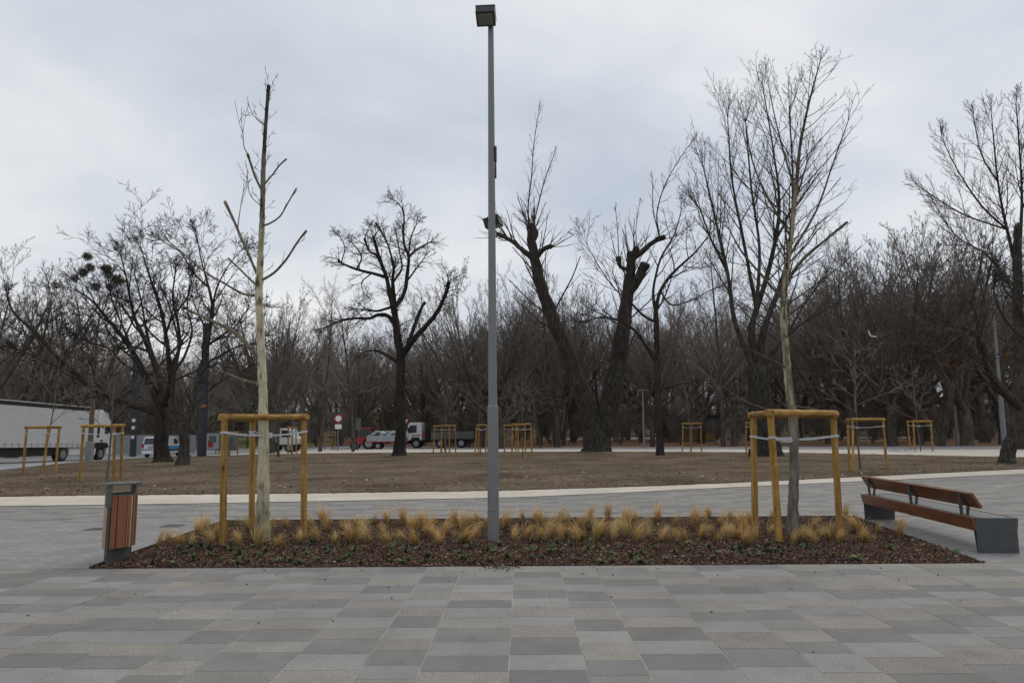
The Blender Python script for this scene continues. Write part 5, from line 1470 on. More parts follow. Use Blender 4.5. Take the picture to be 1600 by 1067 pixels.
place('D', 1470, 58, 400, rg=rb, v=1, label='thin two stemmed tree left of the leaning tree')
place('A', 1570, 66, 330, rg=rb, v=0, label='dark bare tree behind the right edge lamp pole')
place('D', 845, 70, 560, rg=rb, v=0, label='small bare tree just left of the twin trunked tree')
place('A', 1180, 58, 620, rg=rb, v=2, label='low grey bare tree left behind the right stake frame')
place('C', 880, 82, 470, rg=rb, v=0, label='pale straight tree framed by the two trunks of the pollard')
# rows of the wood
outline = [(-60, 495), (150, 515), (320, 520), (420, 500), (480, 500), (600, 505), (650, 490), (720, 460), (850, 455), (960, 465), (1100, 448), (1250, 440), (1310, 425), (1400, 415), (1500, 415), (1660, 400)]
outline_ = [(-60, 410), (0, 405), (60, 415), (150, 420), (230, 410), (320, 420), (400, 465), (470, 465), (500, 500), (560, 505), (650, 490), (720, 455), (800, 450), (850, 455), (900, 455), (960, 470), (1050, 440), (1150, 440), (1250, 430), (1310, 400), (1400, 385), (1500, 380), (1660, 370)]
n_ = 0
for (y0_, y1_, step, drop, kinds) in ((68, 82, 125, 22, 'AABB'), (84, 106, 64, 26, 'AAABBBD'), (108, 138, 50, 34, 'AABBBD')):
    px = -70 + rb.uniform(0, 20)
    while px < 1680:
        y = rb.uniform(y0_, y1_)
        top = interp(outline, px) + drop * rb.uniform(0.15, 1.7)
        if not (y0_ == 68 and (560 < px < 700 or 175 < px < 225 and y < 74)):
            place(rb.choice(kinds), px, y, top, rg=rb); n_ += 1
        px += step * rb.uniform(0.65, 1.35)
# shrubs and low growth
px = -60
while px < 1680:
    y = rb.uniform(80, 100)
    if px > 820: y = rb.uniform(70, 100)
    place('E', px, y, h=rb.uniform(2.2, 5.0), rg=rb); n_ += 1
    px += rb.uniform(18, 40)
px = -60
while px < 1680:
    place('E', px, rb.uniform(104, 130), h=rb.uniform(4.5, 8.5), rg=rb); n_ += 1
    px += rb.uniform(22, 40)
print('wood', n_)

# the far wood: reads as one mass
def far_wood():
    rg = random.Random(5)
    T = Tubes()
    for i in range(640):
        px = rg.uniform(-120, 1720); y = rg.uniform(140, 215)
        g = ground_at(px, y)
        h = rg.uniform(8, 16)
        T.add([g - UP * .3, g + Vector((rg.gauss(0, .3), 0, h * .4)), g + Vector((rg.gauss(0, .8), rg.gauss(0, .8), h))], [rg.uniform(0.14, 0.32), 0.14, 0.03], 5)
        for k in range(42):
            t = rg.uniform(0.12, 0.95)
            p = g + Vector((0, 0, h * t)); d = tilt(UP, R(rg.uniform(20, 70)), rg.uniform(0, 6.28)); L = h * rg.uniform(0.15, 0.36)
            q1 = p + d * L * .5 + rvec(rg) * .25; q2 = q1 + (d + UP * .4).normalized() * L * .5 + rvec(rg) * .2
            T.add([p, q1, q2], [0.06, 0.045, 0.02], 3)
            for m in range(5):
                e = q1.lerp(q2, rg.random()); f = tilt(d, R(rg.uniform(25, 60)), rg.uniform(0, 6.28))
                T.add([e, e + f * L * rg.uniform(.25, .5)], [0.034, 0.02], 3)
    o = T.build('far_wood', MT['twig_far_haze'])
    tag(o, None, None, None, 'stuff')
far_wood()

# mistletoe
def mistletoe_proto():
    T = Tubes(); rg = random.Random(2)
    for i in range(260):
        d = rvec(rg); p = d * 0.1; q = d * rg.uniform(0.3, 0.5); w = q + (d + rvec(rg) * .8).normalized() * rg.uniform(.08, .16)
        T.add([p, q, w], [0.01, 0.014, 0.022], 3)
    return T.build('mistletoe_ball', MT['mistletoe'])
mb = None
for i, (px, py, rr, lab) in enumerate([(137, 401, 11, 'highest mistletoe ball at the very top of the bare tree behind the lorry'), (141, 418.5, 11, 'mistletoe ball just under the topmost one'), (129.5, 426, 11, 'round mistletoe ball on the left side of the cluster'), (117, 435, 9, 'leftmost mistletoe ball, small and round'), (166, 420.5, 12, 'mistletoe ball at the upper right of the cluster'), (170, 429, 10, 'mistletoe ball directly under the upper right one'), (184, 438, 15, 'rightmost wide mistletoe ball'), (172, 449, 9, 'small mistletoe ball low under the wide right one'), (149, 448, 10, 'faint mistletoe ball low in the middle of the cluster')]):
    p = PY(px, py, 71)
    if mb is None: mb = o = mistletoe_proto()
    else: o = mb.copy(); col.objects.link(o)
    o.location = p; s = rr / 15.0 * 1.45; o.scale = (s, s, s * .9); o.rotation_euler = (0, 0, i)
    tag(o, lab, 'mistletoe', 'mistletoe balls in the tree behind the lorry')
# seed clusters of the two small trees (each belongs to its tree)
# ------------------------------------------------------------------ vehicles
MT['truck_white'] = mk('white_vehicle_paint', (0.62, 0.63, 0.64), 0.4, 0.06, 2, spec=0.5)
MT['curtain'] = mk('pale_grey_curtain', (0.50, 0.51, 0.52), 0.55, 0.07, 1.5, bump=0.05)
MT['black'] = mk('black_plastic', (0.02, 0.02, 0.021), 0.6, 0.2, 4)
MT['tyre'] = mk('rubber', (0.022, 0.022, 0.022), 0.85, 0.2, 8)
MT['rim'] = mk('grey_rim', (0.30, 0.30, 0.31), 0.45, 0.15, 8, metal=0.5)
MT['glass'] = mk('dark_vehicle_glass', (0.02, 0.022, 0.025), 0.12, 0.1, 4, spec=0.6)
MT['red'] = mk('red_paint', (0.36, 0.028, 0.028), 0.5, 0.15, 4)
MT['orange'] = mk('orange_paint', (0.55, 0.13, 0.03), 0.5, 0.1, 4)
MT['blue'] = mk('blue_stripe', (0.03, 0.28, 0.55), 0.45, 0.08, 4)
MT['navy'] = mk('navy_stripe', (0.02, 0.04, 0.11), 0.45, 0.08, 4)
MT['bedgrey'] = mk('grey_truck_body', (0.115, 0.12, 0.125), 0.6, 0.15, 3)
MT['yellow'] = mk('ochre_paint', (0.30, 0.19, 0.06), 0.6, 0.15, 5)
MT['timber'] = mk('old_timber_pole', (0.15, 0.115, 0.085), 0.9, 0.3, 6, stretch=(1, 1, .1))
MT['concrete'] = mk('grey_concrete', (0.26, 0.255, 0.245), 0.9, 0.15, 4)
MT['pale_metal'] = mk('pale_sheet_metal', (0.34, 0.36, 0.375), 0.5, 0.08, 3, metal=0.1)
MT['darkpole'] = mk('dark_blue_grey_pole', (0.045, 0.05, 0.056), 0.6, 0.2, 4)
MT['bluepole'] = mk('blue_grey_pole', (0.11, 0.15, 0.17), 0.6, 0.15, 4)
MT['white'] = mk('white_plastic', (0.75, 0.75, 0.74), 0.5, 0.04, 4)

def wheel(parent, c, r, w, axis=(1, 0, 0)):
    ax = Vector(axis)
    c = Vector(c)
    m = MB(); m.disc(c, r, ax, w, 28)
    t = m.build('wheel', MT['tyre'], parent, bevel=0.02)
    for s in (1, -1):
        MB().disc(c + ax * s * (w / 2 - 0.02), r * .58, ax, 0.07, 20).build('rim', MT['rim'], t)
        MB().disc(c + ax * s * (w / 2 + 0.015), r * .2, ax, 0.06, 12).build('hub', MT['rim'], t)
    return t

# curtain-side lorry heading away along the road (right side faces us): x is across, y is ahead
LX = -32.9
yz0, yz1 = 45.0, 58.4
zr0, zr1 = zt(LX, 40), zt(LX, 54)
lt = thing('curtain_lorry', 'white cab articulated lorry with pale grey curtain trailer parked at the left edge', 'lorry', (LX, 39, zr0 + 0.02), 0)
lt.rotation_euler = (math.atan2(zr1 - zr0, 14), 0, 0)
m = MB().bbox(-2.5, -0.02, 0, 13.4, 1.18, 3.72)
m.build('curtain', MT['curtain'], lt, bevel=0.02)
MB().bbox(-2.52, 0.0, -0.02, 13.42, 3.72, 3.98).build('roof_band', MT['black'], lt, bevel=0.02)
MB().bbox(-2.50, -0.03, 0.0, 13.4, 3.98, 4.03).build('roof', MT['truck_white'], lt)
MB().bbox(-2.53, 0.01, -0.02, 13.42, 1.0, 1.17).build('side_rail', MT['curtain'], lt)
for i in range(22):
    MB().bbox(0.012, 0.03, 0.3 + i * 0.6, 0.36 + i * 0.6, 1.02, 1.32).build('buckle', MT['pale_metal'], lt)
MB().bbox(-2.3, -0.12, 3.8, 9.3, 0.42, 0.99).build('side_skirt', MT['black'], lt, bevel=0.02)
MB().bbox(-1.9, -0.6, 0.2, 12.8, 0.72, 0.99).build('chassis', MT['black'], lt)
MB().bbox(-1.9, -0.6, 12.8, 16.6, 0.55, 0.85).build('tractor_chassis', MT['black'], lt)
for y in (0.9, 2.2, 3.3): wheel(lt, (-0.22, y, 0.5), 0.5, 0.36)
wheel(lt, (-0.25, 10.2, 0.5), 0.51, 0.5)
wheel(lt, (-0.22, 14.7, 0.5), 0.51, 0.34)
MB().bbox(-2.3, -0.08, 9.3, 9.5, .5, .98).build('mudguard', MT['black'], lt)
MB().bbox(-2.35, -0.10, 11.0, 12.6, 0.42, 0.98).build('fuel_tank', MT['truck_white'], lt, bevel=0.06)
cab = MB()
cab.prism([(13.75, 0.95), (16.15, 0.95), (16.25, 1.6), (16.15, 2.35), (15.75, 3.05), (15.35, 3.62), (14.7, 3.88), (13.75, 3.86)], -2.45, -0.05, 'x')
cb = cab.build('cab', MT['truck_white'], lt, bevel=0.05)
MB().prism([(15.05, 2.05), (15.95, 2.05), (15.82, 2.62), (15.05, 2.72)], -0.055, -0.03, 'x').build('side_window', MT['glass'], cb)
MB().bbox(-0.06, -0.03, 14.05, 14.35, 1.75, 2.55).build('rear_side_panel', MT['black'], cb)
MB().prism([(16.17, 2.05), (15.82, 2.75), (15.86, 2.8), (16.22, 2.05)], -2.3, -0.2, 'x').build('windscreen', MT['glass'], cb)
MB().prism([(13.7, 0.95), (13.72, 1.25), (14.0, 1.35), (15.3, 1.35), (15.55, 1.1), (15.55, .95)], -0.09, 0.02, 'x').build('wheel_arch', MT['black'], cb)
MB().bbox(-2.4, -0.06, 15.4, 16.3, 0.4, 0.97).build('bumper', MT['truck_white'], cb, bevel=0.05)
MB().prism([(12.75, 0.4), (13.95, 0.4), (14.1, 0.98), (12.75, 0.98)], -0.3, -0.04, 'x').build('side_fairing', MT['truck_white'], cb)
MB().bbox(-0.05, -0.02, 13.1, 13.7, 1.3, 3.7).build('air_deflector', MT['truck_white'], cb)
MB().box((0.12, 16.1, 2.3), (0.2, 0.16, 0.75)).tube((-0.05, 16.0, 2.6), (0.12, 16.1, 2.6), .03, .03, 6).build('mirror', MT['black'], cb, bevel=0.02)
MB().bbox(-0.045, -0.025, 14.5, 14.85, 1.42, 1.56).build('red_decal', MT['red'], cb)
MB().bbox(-2.0, -0.4, 15.3, 15.6, 3.6, 3.72).build('sun_visor', MT['black'], cb)

# white patrol van, seen from behind
VP = Vector((-32.6, 60.5, 0)); VP.z = zt(VP.x, VP.y)
vn = thing('van', 'white van with blue side stripe driving away behind the broad old tree trunk', 'van', VP, R(3))
pv = [(0.02, 0.32), (0.0, 0.75), (0.03, 1.15), (0.28, 1.72), (0.6, 1.80), (2.5, 1.80), (2.85, 1.72), (3.5, 1.15), (4.25, 0.95), (4.38, 0.7), (4.36, 0.32)]
bd = MB().prism(pv, -1.72 + .86, .86, 'x').build('body', MT['truck_white'], vn, bevel=0.05)
MB().prism([(0.035, 1.16), (0.27, 1.68), (0.25, 1.69), (0.01, 1.16)], -0.72, 0.72, 'x').build('rear_window', MT['glass'], bd)
for s in (1, -1):
    MB().prism([(2.3, 1.15), (2.3, 1.62), (2.78, 1.62), (3.3, 1.17)], s * 0.855, s * 0.872, 'x').build('side_window', MT['glass'], bd)
    MB().bbox(s * .862, s * .87, 0.1, 4.2, 0.72, 0.98).build('blue_stripe', MT['blue'], bd)
    MB().bbox(s * .862, s * .869, 0.6, 4.2, 0.52, 0.70).build('navy_stripe', MT['navy'], bd)
    MB().bbox(s * .70, s * .86, -0.02, 0.12, 0.85, 1.22).build('tail_light', MT['red'], bd)
    for y in (0.85, 3.55): wheel(vn, (s * .76, y, 0.31), 0.31, 0.2)
for i in range(7): MB().bbox(-0.75 + i * .22, -0.64 + i * .22, -0.025, 0.0, 0.66, 0.76).build('check_mark', MT['navy'], bd)
MB().bbox(-0.84, 0.84, -0.08, 0.1, 0.32, 0.52).build('bumper', MT['white'], bd, bevel=0.03)
MB().bbox(-0.3, 0.3, -0.02, 0.01, 0.84, 1.02).build('number_plate', MT['pale_metal'], bd)

# flatbed lorry with loading crane, facing left
fp = ground_at(741, 76)
fl = thing('flatbed_lorry', 'white cab flatbed lorry with dark grey dropsides and folded loading crane', 'lorry', fp, R(90))
# local y = ahead (world -x), local x = world +y ; near side is -x
cb = MB().prism([(5.65, 0.85), (7.25, 0.85), (7.32, 1.55), (7.12, 2.62), (6.9, 2.8), (5.65, 2.78)], -1.1, 1.1, 'x').build('cab', MT['truck_white'], fl, bevel=0.05)
for s in (-1,1):
    MB().prism([(6.2, 1.72), (7.1, 1.62), (6.95, 2.45), (6.2, 2.5)], s * 1.095, s * 1.115, 'x').build('side_window', MT['glass'], cb)
    MB().bbox(s * 1.10, s * 1.108, 5.75, 6.75, 1.32, 1.46).build('red_lettering', MT['red'], cb)
    MB().prism([(5.75, .86), (5.95, 1.2), (6.7, 1.2), (6.9, .86)], s * 1.09, s * 1.11, 'x').build('wheel_arch', MT['black'], cb)
MB().bbox(-1.08, 1.08, 7.0, 7.36, 0.45, 0.86).build('bumper', MT['black'], cb, bevel=0.04)
MB().prism([(7.22, 1.6), (7.05, 2.55), (7.1, 2.56), (7.3, 1.6)], -0.95, 0.95, 'x').build('windscreen', MT['glass'], cb)
MB().box((-1.25, 7.05, 2.0), (.1, .2, .5)).build('mirror', MT['black'], cb)
MB().bbox(-0.5, 0.5, 0.1, 6.9, 0.62, 0.9).build('chassis', MT['black'], fl)
for s in (-1, 1):
    for y in (6.25, 3.6, 1.35): wheel(fl, (s * .95, y, 0.5), 0.5, 0.34)
    b = MB().bbox(s * 1.15, s * 1.2, 2.35, 4.55, 1.05, 1.72); b.build('drop_side', MT['bedgrey'], fl, bevel=0.01)
    b = MB().bbox(s * 1.15, s * 1.2, 0.0, 2.25, 1.12, 1.78)
    for i in range(6): b.bbox(s * 1.2, s * 1.23, 0.1 + i * .4, 0.16 + i * .4, 1.12, 1.76)
    b.build('drop_side', MT['bedgrey'], fl)
MB().bbox(-1.15, 1.15, 0, 4.6, 1.0, 1.1).build('load_floor', MT['bedgrey'], fl)
MB().bbox(-1.15, 1.15, 4.55, 4.6, 1.1, 1.9).build('headboard', MT['bedgrey'], fl)
MB().bbox(-1.15, 1.15, -0.02, 0.04, 1.1, 1.78).build('tailboard', MT['bedgrey'], fl)
m = MB().bbox(-0.3, 0.3, 4.85, 5.35, 0.9, 2.3).bbox(-.9, .9, 4.95, 5.25, .9, 1.15)
m.box((0, 4.75, 2.75), (.22, .28, 1.3), Matrix.Rotation(R(32), 3, 'X')).box((0.05, 4.2, 2.45), (.2, .24, 1.5), Matrix.Rotation(R(-38), 3, 'X')).box((0, 4.95, 3.1), (.3, .5, .18), Matrix.Rotation(R(-10), 3, 'X'))
m.build('loading_crane', MT['black'], fl)
MB().bbox(-1.0, -.85, 5.4, 5.55, 1.2, 1.95).build('exhaust', MT['red'], fl)
MB().bbox(-1.1, -.6, 2.2, 2.9, .45, .9).build('tool_box', MT['black'], fl)

# red tractor with loaded trailer, facing left
tp_ = ground_at(548, 70)
tr_ = thing('tractor', 'small red tractor on the road left of the lopped tree', 'tractor', tp_, R(90))
# local y: 0 = front, negative = rearward
MB().prism([(0.1, 0.55), (-0.05, 0.95), (-0.9, 1.25), (-0.95, 0.5)], -0.32, 0.32, 'x').build('bonnet', MT['red'], tr_, bevel=0.03)
cbt = MB().prism([(-0.95, 0.6), (-0.95, 1.3), (-2.2, 1.3), (-2.25, 0.6)], -0.55, 0.55, 'x').build('body', MT['red'], tr_, bevel=0.03)
m = MB()
for x in (-.5, .5):
    for y in (-1.0, -2.15): m.tube((x, y, 1.25), (x * .95, y, 2.15), .035, .035, 6)
m.build('cab_frame', MT['red'], cbt)
MB().bbox(-0.56, 0.56, -2.25, -0.9, 2.13, 2.22).build('cab_roof', MT['red'], cbt, bevel=0.03)
MB().bbox(-0.48, 0.48, -2.1, -1.02, 1.32, 2.12).build('cab_glass', MT['glass'], cbt)
for s in (-1, 1):
    wheel(tr_, (s * .6, -2.0, 0.62), 0.62, 0.3); wheel(tr_, (s * .5, -0.45, 0.38), 0.38, 0.2)
MB().tube((0, -2.3, .5), (0, -3.1, .55), .05, .05, 6).build('tow_bar', MT['black'], tr_)
tl = thing('farm_trailer', 'low grey sided trailer piled with pale debris behind the red tractor', 'trailer', ground_at(576, 70), R(90))
MB().bbox(-0.85, 0.85, -3.9, 0.0, 0.72, 0.82).build('floor_frame', MT['red'], tl)
for s in (-1, 1):
    b = MB().bbox(s * .82, s * .87, -3.9, 0.0, .82, 1.38)
    for i in range(5): b.bbox(s * .87, s * .9, -3.85 + i * .95, -3.78 + i * .95, .82, 1.38)
    b.build('side_panel', MT['pale_metal'], tl)
    wheel(tl, (s * .65, -1.1, 0.36), 0.36, .2); wheel(tl, (s * .65, -3.0, 0.36), 0.36, .2)
MB().bbox(-.85, .85, -.04, 0, .82, 1.38).build('front_panel', MT['pale_metal'], tl)
m = MB(); rg2 = random.Random(4)
for i in range(46):
    m.box((rg2.uniform(-.65, .65), rg2.uniform(-3.7, -.2), rg2.uniform(1.25, 1.7)), (rg2.uniform(.2, .7), rg2.uniform(.2, .8), rg2.uniform(.05, .25)), Matrix.Rotation(rg2.uniform(0, 3), 3, 'Z') @ Matrix.Rotation(rg2.uniform(-.5, .5), 3, 'X'))
tag(m.build('debris_load', mk('pale_debris', (0.42, 0.47, 0.47), 0.8, 0.35, 2)), 'heap of pale sheets and debris lying on the farm trailer', 'load').location = tl.location
bpy.data.objects['debris_load'].rotation_euler = (0, 0, R(90))

# white utility lorry on the far left road
up_ = ground_at(474, 70)
ut = thing('utility_lorry', 'white short lorry with orange beacon seen right of the plane tree frame', 'lorry', up_, R(-90))
# local y ahead -> world +x
cb = MB().prism([(-2.1, .75), (-0.25, .75), (-0.15, 1.35), (-0.75, 1.6), (-1.0, 2.3), (-2.1, 2.4)], -1.05, 1.05, 'x').build('cab', MT['truck_white'], ut, bevel=0.05)
for s in (-1, 1):
    MB().prism([(-1.9, 1.5), (-.95, 1.5), (-1.15, 2.15), (-1.9, 2.2)], s * 1.045, s * 1.065, 'x').build('side_window', MT['glass'], cb)
    for y in (-1.1, -2.95): wheel(ut, (s * .88, y, .48), .48, .3)
MB().bbox(-1.05, 1.05, -3.5, -2.25, 1.0, 1.75).build('load_body', MT['truck_white'], ut, bevel=.02)
MB().bbox(-.5, .5, -3.4, -.4, .6, .95).build('chassis', MT['black'], ut)
MB().bbox(-1.0, 1.0, -.4, -.1, .42, .78).build('bumper', MT['black'], ut)
MB().tube((0, -1.6, 2.35), (0, -1.6, 2.62), .1, .08, 10).build('beacon', MT['orange'], ut)

# orange vehicle far right
op = ground_at(1553, 150)
oc = thing('car', 'small orange car far off behind the right hand poles', 'car', op, R(90))
sc_ = 1.0
b = MB().prism([(-1.9, .35), (1.9, .35), (1.95, .8), (1.0, .95), (.6, 1.45), (-1.1, 1.45), (-1.6, .95), (-1.95, .85)], -.8, .8, 'x').build('body', MT['orange'], oc, bevel=.05)
for s in (-1, 1):
    MB().prism([(-1.3, .95), (.85, .95), (.5, 1.38), (-1.0, 1.38)], s * .79, s * .815, 'x').build('side_window', MT['glass'], b)
    for y in (-1.2, 1.25): wheel(oc, (s * .72, y, .32), .32, .2)
# ------------------------------------------------------------------ fence, poles and signs
def panel_fence(pxa, pxb, y, h, label):
    a = ground_at(pxa, y); b = ground_at(pxb, y)
    t = thing('metal_fence', label, 'fence', a, 0)
    L = b.x - a.x; n = max(1, round(L / 2.2)); w = L / n
    for i in range(n):
        m = MB(); k = 14
        for j in range(k):
            x0 = i * w + w * j / k; x1 = i * w + w * (j + 1) / k
            d0 = 0.03 if j % 2 else 0.0
            m.bbox(x0, x1, d0, d0 + .02, 0.08, h)
        m.build('panel', MT['pale_metal'], t, recalc=False)
        MB().bbox(i * w - .03, i * w + .03, 0.05, .11, -.1, h + .05).build('post', MT['pale_metal'], t)
    return t
panel_fence(170, 262, 72, 2.05, 'pale grey corrugated metal fence right of the lorry cab')
panel_fence(263, 306, 74, 2.0, 'pale grey corrugated metal fence right behind the old tree trunk')

def post(name, label, cat, base, top, y, r0, r1, mat, group=None, extra=None, n=10):
    g = ground_at(base[0], y); tpp = PY(top[0], top[1], y)
    t = thing(name, label, cat, g, 0, group)
    v = tpp - g
    MB().tube((0, 0, -0.1), v, r0, r1, n).build('pole', mat, t)
    if extra: extra(t, v)
    return t
def foot(t, v): MB().bbox(-.22, .17, -.2, .14, -.2, 1.35).build('concrete_foot', MT['concrete'], t, bevel=0.02)
post('utility_pole', 'brown wooden utility pole on a concrete foot in front of the lorry cab', 'pole', (142, 716), (150, 535), 44, 0.17, 0.12, MT['timber'], None, foot)
post('utility_pole', 'thick dark column right of the two spreading trees', 'pole', (316, 712), (323, 505), 62, 0.40, 0.30, MT['darkpole'], None, lambda t, v: MB().tube((-.02, -.4, 4.4), (.3, -.42, 4.6), .12, .1, 8).build('orange_box', MT['orange'], t), 14)
post('utility_pole', 'dark leaning pole with small white notices between lorry and patrol van', 'pole', (209, 705), (212, 560), 66, 0.30, 0.22, MT['darkpole'], None, lambda t, v: [MB().bbox(-.1, .2, -.36, -.31, z, z + .3).build('notice', MT['white'], t) for z in (1.7, 2.6, 3.3)], 12)
def lattice(t, v):
    for i in range(13):
        z = 0.5 + i * 0.62
        MB().bbox(-.15, .15, -.19, -.155, z, z + .26).build('band', MT['timber'] if i % 2 else MT['strap'] if i % 5 == 0 else MT['black'], t)
post('lattice_pole', 'ochre and brown banded pole behind the tractor trailer', 'pole', (590, 692), (591, 585), 82, 0.19, 0.16, MT['yellow'], None, lattice, 4)
def round_sign(t, v):
    z = 3.05
    s = MB().disc((0.02, -.07, z), .43, (0, 1, 0), .03, 28).build('sign_disc', MT['red'], t)
    MB().disc((0.02, -.10, z), .29, (0, 1, 0), .03, 28).build('white_centre', MT['white'], s)
    MB().bbox(-.3, .34, -.09, -.06, z - 1.0, z - .55).build('sub_plate', MT['white'], t)
post('road_sign', 'round red rimmed white road sign on a blue grey pole', 'road sign', (528, 699), (529.5, 600), 66, 0.07, 0.055, MT['bluepole'], None, round_sign)
post('road_sign', 'plain grey sign back on a pole right of the round road sign', 'road sign', (559.5, 702), (560.5, 655), 60, 0.055, 0.05, MT['steel'], None, lambda t, v: MB().bbox(-.24, .24, -.07, -.04, v.z - .9, v.z + .1).build('sign_plate', MT['steel'], t))
post('road_sign', 'small blue sign on a thin pole seen over the plane tree frame', 'road sign', (418.5, 700), (418.5, 660), 78, .04, .04, MT['bluepole'], None, lambda t, v: MB().bbox(-.28, .28, -.06, -.03, v.z - .9, v.z).build('sign_plate', MT['blue'], t))
def yieldsign(t, v):
    z = v.z - .35
    m = MB(); m.prism([(-.45, z + .35), (.45, z + .35), (0, z - .4)], -.06, -.03, 'y'); s = m.build('sign_plate', MT['red'], t)
    m = MB(); m.prism([(-.28, z + .26), (.28, z + .26), (0, z - .22)], -.075, -.06, 'y'); m.build('white_centre', MT['white'], s)
post('road_sign', 'red and white triangular road sign left of the flatbed lorry cab', 'road sign', (634, 697), (634, 654), 80, .05, .05, MT['bluepole'], None, yieldsign)
def tee(t, v):
    MB().bbox(v.x - .55, v.x + .55, v.y - .12, v.y + .12, v.z, v.z + .14).build('lamp_head', MT['steel'], t, bevel=.03)
post('street_lamp', 'grey street lamp with flat T shaped head behind the flatbed lorry', 'street lamp', (708.5, 692), (708.5, 628), 84, 0.10, 0.07, MT['pole'], None, tee)
post('street_lamp', 'slim grey street lamp between the twin trunked and slender trees', 'street lamp', (1006, 697), (1004, 611), 64, 0.10, 0.06, MT['pole'], None, tee)
post('street_lamp', 'slim leaning grey lamp pole left of the leaning tree', 'street lamp', (1496, 697), (1487, 592), 62, 0.13, 0.08, MT['pole'], None, tee)
def thick(t, v):
    MB().tube((0, 0, 0), v * .38, .19, .17, 14).build('sleeve', MT['pole'], t)
post('street_lamp', 'thick based grey lamp pole beside the trunk of the leaning tree', 'street lamp', (1569, 697), (1553, 500), 52, 0.15, 0.10, MT['pole'], None, thick)
post('street_lamp', 'pale slim post behind the flatbed lorry left of twin trunked tree', 'street lamp', (880, 690), (882, 620), 98, .16, .14, MT['concrete'], None, tee)
post('utility_pole', 'green pole left of the plane tree behind the road', 'pole', (387, 700), (387, 610), 92, .12, .10, mk('green_paint', (0.03, 0.13, 0.05), 0.6, 0.2, 3), None)

# glass notice board left of the plane tree frame
nb = thing('notice_board', 'glazed poster board with grey frame behind the road left of the plane tree', 'notice board', ground_at(332, 72), 0)
m = MB()
for x in (-.75, .75): m.bbox(x - .04, x + .04, -.05, .05, -.1, 2.2)
m.bbox(-.79, .79, -.05, .05, 2.16, 2.26).bbox(-.75, .75, -.05, .05, .45, .53); m.build('frame', MT['steel'], nb)
ps_ = MB().bbox(-.70, .70, -.02, .01, .53, 2.16).build('poster', MT['pale_metal'], nb)
MB().bbox(-.45, .1, -.03, -.021, 0.7, 1.5).build('picture', MT['red'], ps_)
MB().bbox(-.35, .4, -.04, -.031, 1.2, 1.9).build('picture', MT['bedgrey'], ps_)
sh_ = thing('bus_shelter', 'glazed bus shelter with thin grey frame left of the plane tree', 'shelter', ground_at(355, 74), 0)
m = MB()
for x in (-1.2, 0, 1.2): m.bbox(x - .03, x + .03, -.04, .04, -.1, 2.3)
m.bbox(-1.3, 1.3, -.5, .8, 2.3, 2.38); m.build('frame', MT['steel'], sh_)
for x in (-.6, .6): MB().bbox(x - .55, x + .55, -.01, .01, .3, 2.2).build('pane', mk('pale_pane', (0.16, 0.18, 0.18), 0.15, 0.15, 3, spec=.6), sh_)

# dark hut with ochre base and the white arch behind it
ht = thing('dark_hut', 'low dark flat roofed hut with ochre lower wall right of the slender tree', 'hut', ground_at(1085, 96), 0)
MB().bbox(-3.2, 3.4, 0, 3, -1.0, 3.4).build('wall', MT['bedgrey'], ht)
MB().bbox(-3.5, 3.6, -.25, 3.2, 3.4, 3.6).build('roof', MT['black'], ht)
MB().bbox(-2.4, 3.3, -.06, -.02, 0.2, 1.15).build('lower_panel', MT['yellow'], ht)
for x in (-2.3, -.6, 1.1, 2.7): MB().bbox(x - .3, x + .3, -.05, -.02, 1.5, 2.9).build('window', MT['glass'], ht)
MB().bbox(3.3, 3.42, -.12, -.02, -.4, 3.4).build('corner_post', MT['timber'], ht)
pa = []
for i in range(9):
    t = i / 8
    q = PY(1056 + 18 * t, 654 - 16.5 * math.sin(t * 1.45), 102)
    pa.append((q, 0.30 - 0.16 * t))
T = Tubes(); sm = catmull(pa, 2); T.add([v for v, _ in sm], [r for _, r in sm], 12)
tag(T.build('curved_tube', MT['white']), 'white curved tube rising above the roof of the dark hut', 'slide')
rp = thing('red_post', 'small red post with white base right of the dark hut', 'bollard', ground_at(1121, 90), 0)
MB().tube((0, 0, 0), (0, 0, .5), .28, .26, 12).build('base', MT['white'], rp); MB().tube((0, 0, .5), (0, 0, 1.5), .24, .2, 12).build('body', MT['red'], rp); MB().tube((0, 0, 1.5), (0, 0, 1.65), .2, .05, 12).build('cap', MT['red'], rp)

# pale park benches and kit far off on the right, small in the picture
for i, (px, y, lab, cc_) in enumerate([(1450, 118, 'small blue and white play frame far behind the gravel stake frame', 'blue'), (1478, 125, 'small pale play frame far behind the leaning grey lamp pole', 'pale_metal'), (1415, 122, 'small blue climbing frame far behind the bench', 'bluepole'), (1525, 120, 'small white play frame just left of the thick based lamp pole', 'white')]):
    t = thing('play_frame', lab, 'play frame', ground_at(px, y), 0.3 * i)
    for x in (-1, 1):
        for yy in (-.8, .8): MB().tube((x, yy, -.2), (x * .8, yy * .6, 2.2), .09, .07, 8).build('leg', MT[cc_], t)
    MB().bbox(-.9, .9, -.55, .55, 1.2, 1.32).build('platform', MT['pale_metal'], t)
    MB().prism([(-1, 2.2), (1, 2.2), (0, 2.9)], -.6, .6, 'y').build('roof', MT[cc_], t)
    MB().box((1.4, 0, .6), (1.8, .5, .08), Matrix.Rotation(R(38), 3, 'Y')).build('slide', MT['white'], t)

